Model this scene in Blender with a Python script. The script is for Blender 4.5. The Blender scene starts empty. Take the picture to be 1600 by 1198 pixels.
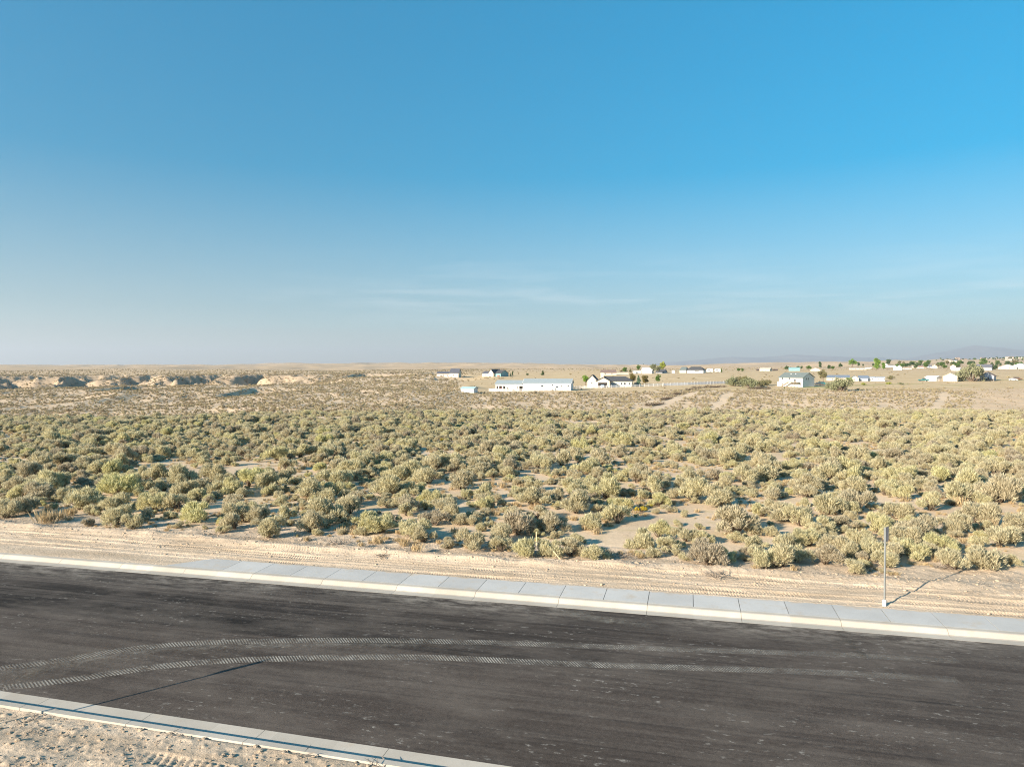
import bpy, math, random
import numpy as np
from mathutils import Vector, Matrix

S = bpy.context.scene
COL = S.collection
rng = np.random.default_rng(7)
random.seed(7)

# ------------------------------------------------------------------ camera
CAMH = 9.0
FPX = 1110.0                      # focal length in pixels of a 1600 px wide frame
PITCH = math.atan(23.0 / FPX)
cam_d = bpy.data.cameras.new('camera')
cam_d.sensor_width = 36.0
cam_d.lens = 36.0 * FPX / 1600.0
cam_d.clip_start = 0.2
cam_d.clip_end = 90000.0
cam = bpy.data.objects.new('camera', cam_d)
COL.objects.link(cam)
cam.location = (0, 0, CAMH)
cam.rotation_euler = (math.pi / 2 - PITCH, 0, 0)
S.camera = cam

# ------------------------------------------------------------------ light
SUN_EL = math.radians(19.5)
SUN_DX, SUN_DY = -0.80, -0.60          # horizontal direction towards the sun
sun_d = bpy.data.lights.new('sun', 'SUN')
sun_d.energy = 5.0
sun_d.angle = math.radians(0.53)
sun_d.color = (1.0, 0.87, 0.70)
sun = bpy.data.objects.new('sun', sun_d)
COL.objects.link(sun)
sv = Vector((SUN_DX * math.cos(SUN_EL), SUN_DY * math.cos(SUN_EL), math.sin(SUN_EL)))
sun.rotation_euler = sv.to_track_quat('Z', 'Y').to_euler()

W = bpy.data.worlds.new('World')
S.world = W
W.use_nodes = True
wt = W.node_tree
wt.nodes.clear()
def wn(t, **kw):
    n = wt.nodes.new(t)
    for k, v in kw.items():
        setattr(n, k, v)
    return n
sky = wn('ShaderNodeTexSky', sky_type='NISHITA', sun_disc=False)
sky.sun_elevation = SUN_EL
sky.sun_rotation = math.atan2(SUN_DX, SUN_DY)
sky.altitude = 1500
sky.air_density = 1.0
sky.dust_density = 0.9
sky.ozone_density = 2.5
hs = wn('ShaderNodeHueSaturation')
hs.inputs['Hue'].default_value = 0.474
wt.links.new(sky.outputs[0], hs.inputs['Color'])
# thin high cirrus, part of the sky
tc = wn('ShaderNodeTexCoord')
sep = wn('ShaderNodeSeparateXYZ')
wt.links.new(tc.outputs['Generated'], sep.inputs[0])
sat = wn('ShaderNodeMapRange')
for i_, v_ in zip(('From Min', 'From Max', 'To Min', 'To Max'), (0.10, 0.46, 1.15, 1.95)):
    sat.inputs[i_].default_value = v_
wt.links.new(sep.outputs[2], sat.inputs[0])
wt.links.new(sat.outputs[0], hs.inputs['Saturation'])
val = wn('ShaderNodeMapRange')
for i_, v_ in zip(('From Min', 'From Max', 'To Min', 'To Max'), (0.08, 0.46, 0.87, 1.60)):
    val.inputs[i_].default_value = v_
wt.links.new(sep.outputs[2], val.inputs[0])
wt.links.new(val.outputs[0], hs.inputs['Value'])
mp = wn('ShaderNodeMapping')
mp.inputs['Scale'].default_value = (2.6, 2.6, 34.0)
mp.inputs['Rotation'].default_value = (0.0, 0.02, 0.0)
wt.links.new(tc.outputs['Generated'], mp.inputs[0])
cn = wn('ShaderNodeTexNoise')
cn.inputs['Scale'].default_value = 2.1
cn.inputs['Detail'].default_value = 6.0
cn.inputs['Roughness'].default_value = 0.55
cn.inputs['Distortion'].default_value = 0.6
wt.links.new(mp.outputs[0], cn.inputs['Vector'])
cr = wn('ShaderNodeMapRange')
cr.inputs['From Min'].default_value = 0.46
cr.inputs['From Max'].default_value = 0.70
wt.links.new(cn.outputs[0], cr.inputs[0])
el = wn('ShaderNodeValToRGB')
e = el.color_ramp.elements
e[0].position = 0.055; e[0].color = (0, 0, 0, 1)
e[1].position = 0.165; e[1].color = (0, 0, 0, 1)
for p_, v_ in ((0.078, 0.8), (0.098, 1.0), (0.112, 0.45)):
    q = el.color_ramp.elements.new(p_)
    q.color = (v_, v_, v_, 1)
wt.links.new(sep.outputs[2], el.inputs[0])
cm = wn('ShaderNodeMath', operation='MULTIPLY')
wt.links.new(cr.outputs[0], cm.inputs[0])
wt.links.new(el.outputs[0], cm.inputs[1])
cm2 = wn('ShaderNodeMath', operation='MULTIPLY')
cm2.inputs[1].default_value = 0.26
side = wn('ShaderNodeMapRange')
for i_, v_ in zip(('From Min', 'From Max', 'To Min', 'To Max'), (-0.38, -0.10, 0.0, 1.0)):
    side.inputs[i_].default_value = v_
wt.links.new(sep.outputs[0], side.inputs[0])
cms = wn('ShaderNodeMath', operation='MULTIPLY')
wt.links.new(cm.outputs[0], cms.inputs[0]); wt.links.new(side.outputs[0], cms.inputs[1])
wt.links.new(cms.outputs[0], cm2.inputs[0])
cmix = wn('ShaderNodeMixRGB')
cmix.inputs[2].default_value = (10.5, 10.3, 10.2, 1)
wt.links.new(cm2.outputs[0], cmix.inputs[0])
wt.links.new(hs.outputs[0], cmix.inputs[1])
bg = wn('ShaderNodeBackground')
bg.inputs['Strength'].default_value = 0.05
wt.links.new(cmix.outputs[0], bg.inputs[0])
wo = wn('ShaderNodeOutputWorld')
wt.links.new(bg.outputs[0], wo.inputs[0])

S.view_settings.view_transform = 'Standard'
S.view_settings.look = 'None'
S.view_settings.gamma = 1.0
S.view_settings.exposure = 1.37
S.render.engine = 'CYCLES'
S.cycles.max_bounces = 6
S.cycles.transparent_max_bounces = 12
S.cycles.volume_bounces = 0
S.cycles.use_denoising = True
S.cycles.denoiser = 'OPENIMAGEDENOISE'
S.cycles.denoising_input_passes = 'RGB_ALBEDO_NORMAL'
S.cycles.denoising_prefilter = 'NONE'
S.cycles.filter_width = 1.1
USE_HAZE = True

# ------------------------------------------------------------------ numpy noise
def _h(ix, iy, seed):
    n = (ix.astype(np.int64) * 374761393 + iy.astype(np.int64) * 668265263 + seed * 1442695041) & 0xffffffff
    n = ((n ^ (n >> 13)) * 1274126177) & 0xffffffff
    n = n ^ (n >> 16)
    return (n & 0xffff) / 65535.0
def vnoise(x, y, seed=0):
    x = np.asarray(x, float); y = np.asarray(y, float)
    ix = np.floor(x); iy = np.floor(y)
    fx = x - ix; fy = y - iy
    fx = fx * fx * (3 - 2 * fx); fy = fy * fy * (3 - 2 * fy)
    a = _h(ix, iy, seed); b = _h(ix + 1, iy, seed)
    c = _h(ix, iy + 1, seed); d = _h(ix + 1, iy + 1, seed)
    return (a * (1 - fx) + b * fx) * (1 - fy) + (c * (1 - fx) + d * fx) * fy
def fbm(x, y, seed=0, o=4, g=0.5):
    r = 0; a = 1.0; s = 0
    for k in range(o):
        r = r + a * (vnoise(x * 2 ** k + 17.3 * k, y * 2 ** k - 9.1 * k, seed + k) - 0.5)
        s += a; a *= g
    return r / s * 2            # about -1..1
def sm(a, b, x):
    t = np.clip((np.asarray(x, float) - a) / (b - a), 0, 1)
    return t * t * (3 - 2 * t)

# ------------------------------------------------------------------ road frame (s along the street, t across it)
RA = math.atan2(-10.0, 40.3)
DX, DY = math.cos(RA), math.sin(RA)
NX, NY = -DY, DX
def st(x, y):
    return x * DX + y * DY, x * NX + y * NY
def xy(s, t):
    return s * DX + t * NX, s * DY + t * NY
T_NEAR, T_FAR = 15.55, 26.27           # asphalt edges

# ------------------------------------------------------------------ terrain
def zp(py, Y):
    return CAMH - (py - 576.0) / FPX * Y
PROF = {
 -1.1: [(60,.25),(110,0),(128,-.3),(150,-2.5),(200,-5),(260,-5),(350,-1.5),(400,-1.2),(700,1.0),(1000,4),(2000,11.5),(3500,22),(4500,31),(6500,12),(12000,0),(60000,0)],
 -0.72:[(60,.25),(110,0),(128,-.3),(150,-2.5),(200,-5),(260,-5),(350,-1.5),(400,-1.2),(700,1.0),(1000,4),(2000,11.5),(3500,22),(4500,31),(6500,12),(12000,0),(60000,0)],
 -0.45:[(60,.25),(112,0),(130,-.3),(150,-2.2),(200,-4.6),(260,-4.8),(350,-1.4),(400,-0.8),(700,1.5),(1000,4.4),(2000,11.5),(3500,20),(4500,30),(6500,12),(12000,0),(60000,0)],
 -0.36:[(60,.25),(120,0),(135,-.3),(160,-1.8),(200,-3.6),(260,-4.0),(330,-1.2),(400,-0.6),(700,2.0),(1000,4.6),(2000,12),(3500,24),(4300,36),(6500,12),(12000,0),(60000,0)],
 -0.25:[(60,.25),(125,0),(140,-.3),(160,-1.6),(200,-2.6),(250,-3.2),(310,-1.2),(400,0),(500,1.5),(650,2.6),(900,5),(1500,9),(2500,18),(4000,36),(6000,22),(12000,0),(60000,0)],
 -0.12:[(60,.25),(130,0),(146,-.4),(170,-2.4),(200,-3.6),(240,-3.6),(310,-1.6),(400,0.2),(500,1.6),(560,2.6),(900,6),(1500,10),(2500,20),(4000,38),(6000,22),(12000,0),(60000,0)],
  0.0: [(60,.25),(134,0),(150,-.6),(185,-4),(215,-4.5),(300,-1.7),(335,-1.5),(380,-.8),(430,.4),(560,3.2),(900,6),(1500,10),(2500,20),(4000,36),(6000,20),(12000,0),(60000,0)],
  0.12:[(60,.25),(137,0),(152,-.6),(185,-4),(215,-4.5),(300,-1.4),(340,-1.0),(390,-0.4),(480,2.0),(560,4.2),(700,6.8),(1000,8),(1600,10.5),(2800,17),(4500,28),(6500,15),(12000,0),(60000,0)],
  0.22:[(60,.25),(139,0),(152,-.6),(185,-4),(215,-4.5),(300,-1.1),(345,-.4),(430,2.2),(520,4.6),(640,6.3),(900,7.6),(1500,9.8),(2500,14),(4500,22),(6500,12),(12000,0),(60000,0)],
  0.42:[(60,.25),(140,0),(152,-.6),(185,-4),(215,-4.5),(300,-1.0),(365,-.1),(430,1.6),(520,4.2),(640,6.6),(900,8.2),(1500,12),(2500,24),(3600,40),(6000,18),(12000,0),(60000,0)],
  0.55:[(60,.25),(140,0),(152,-.6),(185,-4),(215,-4.5),(300,-1.0),(365,.2),(420,1.6),(520,4.0),(700,7.0),(1000,9.4),(1600,16),(2600,33),(3600,44),(6000,18),(12000,0),(60000,0)],
  0.72:[(60,.25),(140,0),(152,-.6),(185,-4),(215,-4.5),(300,-1.0),(365,.2),(420,1.6),(520,4.0),(700,7.0),(1000,10),(1600,22),(2600,46),(3600,52),(6000,22),(12000,0),(60000,0)],
  1.1: [(60,.25),(140,0),(152,-.6),(185,-4),(215,-4.5),(300,-1.0),(365,.2),(420,1.6),(520,4.0),(700,7.0),(1000,10),(1600,24),(2600,48),(3600,54),(6000,22),(12000,0),(60000,0)],
}
GU = np.linspace(-1.1, 1.1, 221)
GL = np.linspace(math.log(40), math.log(60000), 1400)
_us = sorted(PROF)
_cols = np.array([np.interp(GL, [math.log(a) for a, b in PROF[u]], [b for a, b in PROF[u]]) for u in _us])
GZ = np.empty((len(GU), len(GL)))
for k in range(len(GL)):
    GZ[:, k] = np.interp(GU, _us, _cols[:, k])
def blur(A, sig, ax):
    r = int(3 * sig) + 1
    kx = np.exp(-0.5 * (np.arange(-r, r + 1) / sig) ** 2); kx /= kx.sum()
    B = np.concatenate([np.repeat(np.take(A, [0], ax), r, ax), A, np.repeat(np.take(A, [-1], ax), r, ax)], ax)
    out = np.zeros_like(A)
    n = A.shape[ax]
    for i, w in enumerate(kx):
        out += w * np.take(B, range(i, i + n), ax)
    return out
GZ = blur(blur(GZ, 5.0, 1), 4.0, 0)

def gz(X, Y):
    X = np.asarray(X, float); Y = np.asarray(Y, float)
    Yc = np.maximum(Y, 1.0)
    u = np.clip(X / Yc, -1.0999, 1.0999)
    fu = (u + 1.1) / (GU[1] - GU[0])
    fl = np.clip((np.log(np.maximum(Yc, 40.01)) - GL[0]) / (GL[1] - GL[0]), 0, len(GL) - 1.001)
    iu = np.clip(fu.astype(int), 0, len(GU) - 2); il = fl.astype(int)
    au = fu - iu; al = fl - il
    z = (GZ[iu, il] * (1 - au) + GZ[iu + 1, il] * au) * (1 - al) + (GZ[iu, il + 1] * (1 - au) + GZ[iu + 1, il + 1] * au) * al
    z = np.where(Y < 60, 0.25, z)
    # badlands valley on the left with spurs running towards the viewer
    mu = 1 - sm(-0.34, -0.22, u)
    ph = X / 60.0 + 0.9 * fbm(X / 90.0, Y / 60.0, 5, 3) + 0.25 * fbm(X / 14.0, Y / 14.0, 6, 3)
    fr = ph - np.floor(ph)
    saw = np.where(fr < 0.7, fr / 0.7, (1 - fr) / 0.3) ** 0.8 * (0.6 + 0.6 * _h(np.floor(ph), np.floor(ph) * 0, 8))
    amp = 104.0
    edge = 722 - saw * amp + 12 * fbm(X / 30.0, Y / 30.0, 11, 3)
    face = np.clip((Y - edge + 9 * fbm(X / 9.0, Y / 9.0, 12, 3)) / 88.0, 0, 1)
    face = 0.5 * face + 0.5 * face * face * (3 - 2 * face)
    V = 13.0 * sm(385, 470, Y) * (1 - face) * mu
    z = z - V
    z = z - mu * sm(560, 620, Y) * (1 - sm(735, 775, Y)) * 1.3 * np.abs(fbm(X / 6.0, Y / 16.0, 15, 3))
    # lone mound with a steep shaded side
    for xm, ya, yb, dep, wd in ((-158, 560, 740, 7.0, 70), (-92, 640, 800, 4.0, 50), (-128, 300, 372, 2.4, 34), (-205, 330, 400, 3.0, 40), (-60, 470, 560, 2.4, 40)):
        dx = X - xm + 5 * fbm(X / 20.0, Y / 20.0, 14, 2)
        z = z - dep * sm(0, 1.35 * dep, dx) * (1 - sm(0.35 * wd, wd, dx)) * sm(ya, ya + 30, Y) * (1 - sm(yb - 40, yb, Y))
    # small gullies on the mid slopes of the left half
    m2 = (1 - sm(-0.1, 0.02, u)) * sm(185, 230, Y) * (1 - sm(370, 430, Y))
    r = 1 - np.abs(fbm(X / 46.0, Y / 90.0, 21, 3))
    z = z + m2 * (4.2 * (r - 0.75) + 0.7 * fbm(X / 12.0, Y / 26.0, 25, 3))
    m3 = (1 - sm(-0.06, 0.0, u)) * sm(430, 480, Y) * (1 - sm(700, 800, Y)) * (1 - mu)
    z = z + m3 * 1.5 * fbm(X / 30.0, Y / 60.0, 31, 3)
    m4 = sm(-0.12, 0.0, u) * sm(150, 190, Y) * (1 - sm(290, 330, Y))
    z = z + m4 * (0.9 * fbm(X / 34.0, Y / 60.0, 33, 3) + 0.35 * fbm(X / 9.0, Y / 16.0, 35, 2))
    # swales on the plain and the far hills
    z = z + 0.16 * fbm(X / 16.0, Y / 16.0, 41, 3) * sm(36, 50, Y) * (1 - sm(200, 300, Y))
    mf = sm(800, 1500, Y) * (1 - sm(5500, 9000, Y))
    rr = 1 - np.abs(fbm(X / 420.0, Y / 700.0, 51, 4))
    z = z + mf * (19.0 * (rr - 0.8) * np.clip(Y / 2200.0, 0.4, 1.6) + 6.0 * fbm(X / 120.0, Y / 260.0, 61, 3))
    return z

def at(px, py):
    """where the line of sight through a photo pixel meets the terrain: X, Y, Z, metres per pixel"""
    a = (px - 800.0) / FPX; b = -(py - 599.0) / FPX
    d = np.array([a, math.cos(PITCH) + b * math.sin(PITCH), -math.sin(PITCH) + b * math.cos(PITCH)])
    tt = np.geomspace(12, 9000, 5000)
    P = d[None, :] * tt[:, None]
    zz = P[:, 2] + CAMH - gz(P[:, 0], P[:, 1])
    k = np.argmax(zz < 0)
    if zz[k] >= 0:
        k = len(tt) - 1
    k = max(k, 1)
    f = zz[k - 1] / (zz[k - 1] - zz[k] + 1e-9)
    t = tt[k - 1] + f * (tt[k] - tt[k - 1])
    X, Y = d[0] * t, d[1] * t
    return float(X), float(Y), float(gz(X, Y)), float(t / FPX)
def onto(px, Y):
    X = (px - 800.0) / FPX * Y
    return float(X), float(Y), float(gz(X, Y)), Y / FPX

# ------------------------------------------------------------------ materials
MATS = {}
def nodes_of(name):
    m = bpy.data.materials.new(name)
    m.use_nodes = True
    nt = m.node_tree
    return m, nt, nt.nodes['Principled BSDF']
def N(nt, t, **kw):
    n = nt.nodes.new(t)
    for k, v in kw.items():
        setattr(n, k, v)
    return n
def noise(nt, vec, scale, detail=4, rough=0.55):
    n = N(nt, 'ShaderNodeTexNoise')
    n.inputs['Scale'].default_value = scale
    n.inputs['Detail'].default_value = detail
    n.inputs['Roughness'].default_value = rough
    if vec is not None:
        nt.links.new(vec, n.inputs['Vector'])
    return n.outputs[0]
def mapr(nt, v, a, b, c=0.0, d=1.0):
    n = N(nt, 'ShaderNodeMapRange')
    for i, q in zip(('From Min', 'From Max', 'To Min', 'To Max'), (a, b, c, d)):
        n.inputs[i].default_value = q
    nt.links.new(v, n.inputs[0])
    return n.outputs[0]
def mix(nt, f, a, b, mode='MIX'):
    n = N(nt, 'ShaderNodeMixRGB', blend_type=mode)
    for i, v in enumerate((f, a, b)):
        if isinstance(v, (int, float)):
            n.inputs[i].default_value = v if i == 0 else (v, v, v, 1)
        elif isinstance(v, tuple):
            n.inputs[i].default_value = v + (1,) if len(v) == 3 else v
        else:
            nt.links.new(v, n.inputs[i])
    return n.outputs[0]
def mth(nt, op, a, b=None):
    n = N(nt, 'ShaderNodeMath', operation=op)
    for i, v in enumerate((a, b)):
        if v is None:
            continue
        if isinstance(v, (int, float)):
            n.inputs[i].default_value = v
        else:
            nt.links.new(v, n.inputs[i])
    return n.outputs[0]
def mat(name, c, rough=0.8, var=0.12, scale=3.0, metal=0.0, spec=0.3, bump=0.0):
    if name in MATS:
        return MATS[name]
    m, nt, p = nodes_of(name)
    g = N(nt, 'ShaderNodeTexCoord')
    n1 = noise(nt, g.outputs['Object'], scale, 5)
    f = mapr(nt, n1, 0.3, 0.7, 1 - var, 1 + var)
    col = mix(nt, 1.0, tuple(c), f, 'MULTIPLY')
    nt.links.new(col, p.inputs['Base Color'])
    p.inputs['Roughness'].default_value = rough
    p.inputs['Metallic'].default_value = metal
    p.inputs['Specular IOR Level'].default_value = spec
    if bump:
        b = N(nt, 'ShaderNodeBump')
        b.inputs['Strength'].default_value = bump
        nt.links.new(noise(nt, g.outputs['Object'], scale * 8, 4), b.inputs['Height'])
        nt.links.new(b.outputs[0], p.inputs['Normal'])
    MATS[name] = m
    return m
def leafmat(name, cols, transl=0.25):
    """foliage: colour by the sprig's own tint and by the individual plant"""
    m, nt, p = nodes_of(name)
    at_ = N(nt, 'ShaderNodeAttribute', attribute_name='tint')
    oi = N(nt, 'ShaderNodeObjectInfo')
    r1 = N(nt, 'ShaderNodeValToRGB')
    while len(r1.color_ramp.elements) > 1:
        r1.color_ramp.elements.remove(r1.color_ramp.elements[0])
    for i, (pos, c) in enumerate(cols):
        q = r1.color_ramp.elements[0] if i == 0 else r1.color_ramp.elements.new(pos)
        q.position = pos; q.color = tuple(c) + (1,)
    nt.links.new(oi.outputs['Random'], r1.inputs[0])
    f = mapr(nt, at_.outputs['Fac'], 0, 1, 0.62, 1.38)
    col = mix(nt, 1.0, r1.outputs[0], f, 'MULTIPLY')
    nt.links.new(col, p.inputs['Base Color'])
    p.inputs['Roughness'].default_value = 0.85
    p.inputs['Specular IOR Level'].default_value = 0.12
    tr = N(nt, 'ShaderNodeBsdfTranslucent')
    nt.links.new(col, tr.inputs[0])
    ms = N(nt, 'ShaderNodeMixShader')
    ms.inputs[0].default_value = transl
    nt.links.new(p.outputs[0], ms.inputs[1])
    nt.links.new(tr.outputs[0], ms.inputs[2])
    nt.links.new(ms.outputs[0], nt.nodes['Material Output'].inputs[0])
    return m

# ------------------------------------------------------------------ mesh helpers
def mesh_np(name, v, f, smooth=False, tint=None):
    v = np.asarray(v, np.float32); f = np.asarray(f, np.int32)
    me = bpy.data.meshes.new(name)
    k = f.shape[1]
    me.vertices.add(len(v)); me.vertices.foreach_set('co', v.ravel())
    me.loops.add(f.size); me.loops.foreach_set('vertex_index', f.ravel())
    me.polygons.add(len(f))
    me.polygons.foreach_set('loop_start', np.arange(0, f.size, k, dtype=np.int32))
    me.polygons.foreach_set('loop_total', np.full(len(f), k, np.int32))
    if smooth:
        me.polygons.foreach_set('use_smooth', np.ones(len(f), bool))
    if tint is not None:
        a = me.attributes.new('tint', 'FLOAT', 'FACE')
        a.data.foreach_set('value', np.asarray(tint, np.float32))
    me.update(calc_edges=True)
    return me
class MB:
    """collects polygons for one mesh"""
    def __init__(s):
        s.v = []; s.f = []
    def add(s, vs, fs):
        b = len(s.v)
        s.v += [tuple(q) for q in vs]
        s.f += [tuple(i + b for i in q) for q in fs]
        return s
    def box(s, x0, x1, y0, y1, z0, z1):
        vs = [(x, y, z) for z in (z0, z1) for y in (y0, y1) for x in (x0, x1)]
        return s.add(vs, [(0, 2, 3, 1), (4, 5, 7, 6), (0, 1, 5, 4), (2, 6, 7, 3), (0, 4, 6, 2), (1, 3, 7, 5)])
    def prism(s, pts, axis, a, b):
        """polygon pts (2-D) swept from a to b along axis"""
        n = len(pts)
        def mk(p, q):
            return {'x': (q, p[0], p[1]), 'y': (p[0], q, p[1]), 'z': (p[0], p[1], q)}[axis]
        vs = [mk(p, a) for p in pts] + [mk(p, b) for p in pts]
        fs = [tuple(range(n)), tuple(range(2 * n - 1, n - 1, -1))]
        fs += [(i, (i + 1) % n + n if False else i + n, (i + 1) % n + n, (i + 1) % n) for i in range(n)]
        return s.add(vs, fs)
    def tube(s, p0, p1, r0, r1, n=7):
        p0 = Vector(p0); p1 = Vector(p1)
        q = (p1 - p0).to_track_quat('Z', 'Y')
        vs = []
        for p, r in ((p0, r0), (p1, r1)):
            for k in range(n):
                a = 2 * math.pi * k / n
                vs.append(p + q @ Vector((r * math.cos(a), r * math.sin(a), 0)))
        fs = [(k, (k + 1) % n, (k + 1) % n + n, k + n) for k in range(n)]
        fs += [tuple(range(n - 1, -1, -1)), tuple(range(n, 2 * n))]
        return s.add(vs, fs)
    def obj(s, name, m, parent=None, smooth=False):
        me = bpy.data.meshes.new(name)
        me.from_pydata(s.v, [], s.f)
        import bmesh
        bm = bmesh.new(); bm.from_mesh(me)
        bmesh.ops.recalc_face_normals(bm, faces=bm.faces)
        bm.to_mesh(me); bm.free()
        if smooth:
            for p in me.polygons: p.use_smooth = True
        me.materials.append(m)
        o = bpy.data.objects.new(name, me)
        COL.objects.link(o)
        if parent: o.parent = parent
        return o
def link(name, me, m=None, parent=None):
    if m is not None and not me.materials:
        me.materials.append(m)
    o = bpy.data.objects.new(name, me)
    COL.objects.link(o)
    if parent: o.parent = parent
    return o
def tag(o, label=None, cat=None, group=None, kind=None):
    if label: o['label'] = label
    if cat: o['category'] = cat
    if group: o['group'] = group
    if kind: o['kind'] = kind
    return o
def thing(name, label, cat, loc, rot=0.0, group=None):
    o = bpy.data.objects.new(name, None)
    o.empty_display_size = 0.3
    COL.objects.link(o)
    o.location = loc; o.rotation_euler = (0, 0, rot)
    return tag(o, label, cat, group)
def dup(o, loc, rot, scale, label, group=None):
    c = o.copy(); COL.objects.link(c)
    c.location = loc; c.rotation_euler = (0, 0, rot); c.scale = scale
    c['label'] = label
    if group: c['group'] = group
    for ch in o.children:
        k = ch.copy(); COL.objects.link(k); k.parent = c
        for g in ch.children:
            q = g.copy(); COL.objects.link(q); q.parent = k
    return c

# ------------------------------------------------------------------ tracks and cleared areas, in world coordinates
def path_from(pts):
    return np.array([at(*p)[:2] for p in pts])
TRACK_A = path_from([(960, 655), (1005, 645), (1035, 634), (1058, 622), (1085, 614), (1130, 609.5), (1200, 608)])
TRACK_B = path_from([(1114, 640), (1128, 627), (1142, 614)])
TRACK_C = path_from([(1462, 640), (1470, 628), (1478, 613)])
TRACK_D = path_from([(330, 652), (420, 646), (500, 648)])
def dist_path(X, Y, P):
    d = np.full(np.shape(X), 1e9)
    for a, b in zip(P[:-1], P[1:]):
        ab = b - a
        t = np.clip(((X - a[0]) * ab[0] + (Y - a[1]) * ab[1]) / (ab @ ab), 0, 1)
        d = np.minimum(d, np.hypot(X - a[0] - t * ab[0], Y - a[1] - t * ab[1]))
    return d
def masks(X, Y):
    u = X / np.maximum(Y, 1)
    wob = fbm(X / 14.0, Y / 14.0, 71, 3)
    bare = np.maximum.reduce([1 - sm(1.0, 2.4, dist_path(X, Y, TRACK_A) + wob),
                              1 - sm(0.9, 2.1, dist_path(X, Y, TRACK_B) + wob),
                              0.7 * (1 - sm(0.7, 2.0, dist_path(X, Y, TRACK_C) + wob)),
                              0.6 * (1 - sm(0.8, 2.6, dist_path(X, Y, TRACK_D) + wob))])
    # mown dry grass along the white fence and round the houses on the bench
    y0 = np.interp(u, [-0.07, -0.03, 0.1, 0.2, 0.3, 0.45, 0.55, 0.8], [322, 312, 309, 318, 322, 326, 330, 334])
    gold = sm(-0.09, -0.055, u) * sm(y0 - 5, y0 + 5, Y + 8 * wob)
    gold = np.where(Y > 700, gold * (1 - sm(700, 1100, Y) * 0.5), gold)
    gl = sm(740, 860, Y) * (1 - sm(-0.09, -0.02, u)) * (0.75 + 0.25 * wob)
    gold = np.maximum(gold, gl)
    chalk = (1 - sm(-0.34, -0.2, u)) * sm(520, 600, Y) * (1 - sm(735, 780, Y)) * (0.75 + 0.4 * wob)
    chalk = np.maximum(chalk, 0.45 * (1 - sm(-0.16, -0.1, u)) * sm(200, 260, Y) * (1 - sm(380, 450, Y)) * sm(0.0, 0.5, wob))
    # dried-out low field on the right
    dC = X - np.interp(Y, [TRACK_C[0][1], TRACK_C[-1][1]], [TRACK_C[0][0], TRACK_C[-1][0]])
    dry = sm(9, 15, dC) * sm(212, 224, Y + 4 * wob) * (1 - sm(y0 - 4, y0 + 6, Y))
    return bare, np.clip(gold, 0, 1), np.clip(chalk, 0, 1), dry

# ------------------------------------------------------------------ ground sheet
th = np.unique(np.concatenate([np.radians(np.linspace(-46, 46, 960)), np.radians(np.linspace(-180, -46, 60)), np.radians(np.linspace(46, 180, 60))]))
rr_ = np.unique(np.concatenate([np.exp(np.arange(math.log(9.0), math.log(300), 0.010)), np.exp(np.arange(math.log(300), math.log(1300), 0.0065)),
                               np.exp(np.arange(math.log(1300), math.log(7000), 0.010)), np.exp(np.arange(math.log(7000), math.log(45000), 0.05))]))
R2, T2 = np.meshgrid(rr_, th, indexing='ij')
GX = R2 * np.sin(T2); GY = R2 * np.cos(T2)
GZv = gz(GX, np.where(GY > 0, GY, 1.0))
sG, tG = st(GX, GY)
under = sm(10.2, 10.8, tG) * (1 - sm(34.2, 34.8, tG)) * (np.abs(sG) < 75)
GZv = np.where((tG < 15) , 0.16, GZv)
GZv = GZv - under * 0.45
nr, nt_ = R2.shape
idx = np.arange(nr * nt_).reshape(nr, nt_)
q = np.stack([idx[:-1, :-1], idx[:-1, 1:], idx[1:, 1:], idx[1:, :-1]], -1).reshape(-1, 4)[:, ::-1]
gme = mesh_np('ground', np.stack([GX, GY, GZv], -1).reshape(-1, 3), q, smooth=True)
b_, g_, c_, d_ = masks(GX, np.maximum(GY, 1))
lawn = np.zeros_like(GX)
def blob(cx, cy, ax, ay):
    return 1 - sm(0.7, 1.1, np.hypot((GX - cx) / ax, (GY - cy) / ay) + 0.25 * fbm(GX / 3, GY / 3, 81, 2))
for px, py, ax, ay in ((1262, 605, 9.0, 5.0), (1285, 605, 8.0, 4.5), (1303, 607, 5.0, 4.0)):
    X_, Y_, _, _ = at(px, py)
    lawn = np.maximum(lawn, blob(X_, Y_, ax, ay))
for px, py, ax, ay in ((1500, 602, 12, 5), (1340, 602, 14, 8), (1400, 600, 16, 6), (1590, 594, 16, 8), (1170, 606, 10, 4)):
    X_, Y_, _, _ = at(px, py)
    lawn = np.maximum(lawn, 0.35 * blob(X_, Y_, ax, ay))
a1 = gme.attributes.new('mask_a', 'FLOAT_COLOR', 'POINT')
a1.data.foreach_set('color', np.stack([b_, g_, c_, d_], -1).astype(np.float32).ravel())
farm = sm(420, 1500, R2)
a2 = gme.attributes.new('mask_b', 'FLOAT_COLOR', 'POINT')
a2.data.foreach_set('color', np.stack([lawn, farm, farm * 0, farm * 0 + 1], -1).astype(np.float32).ravel())

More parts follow.
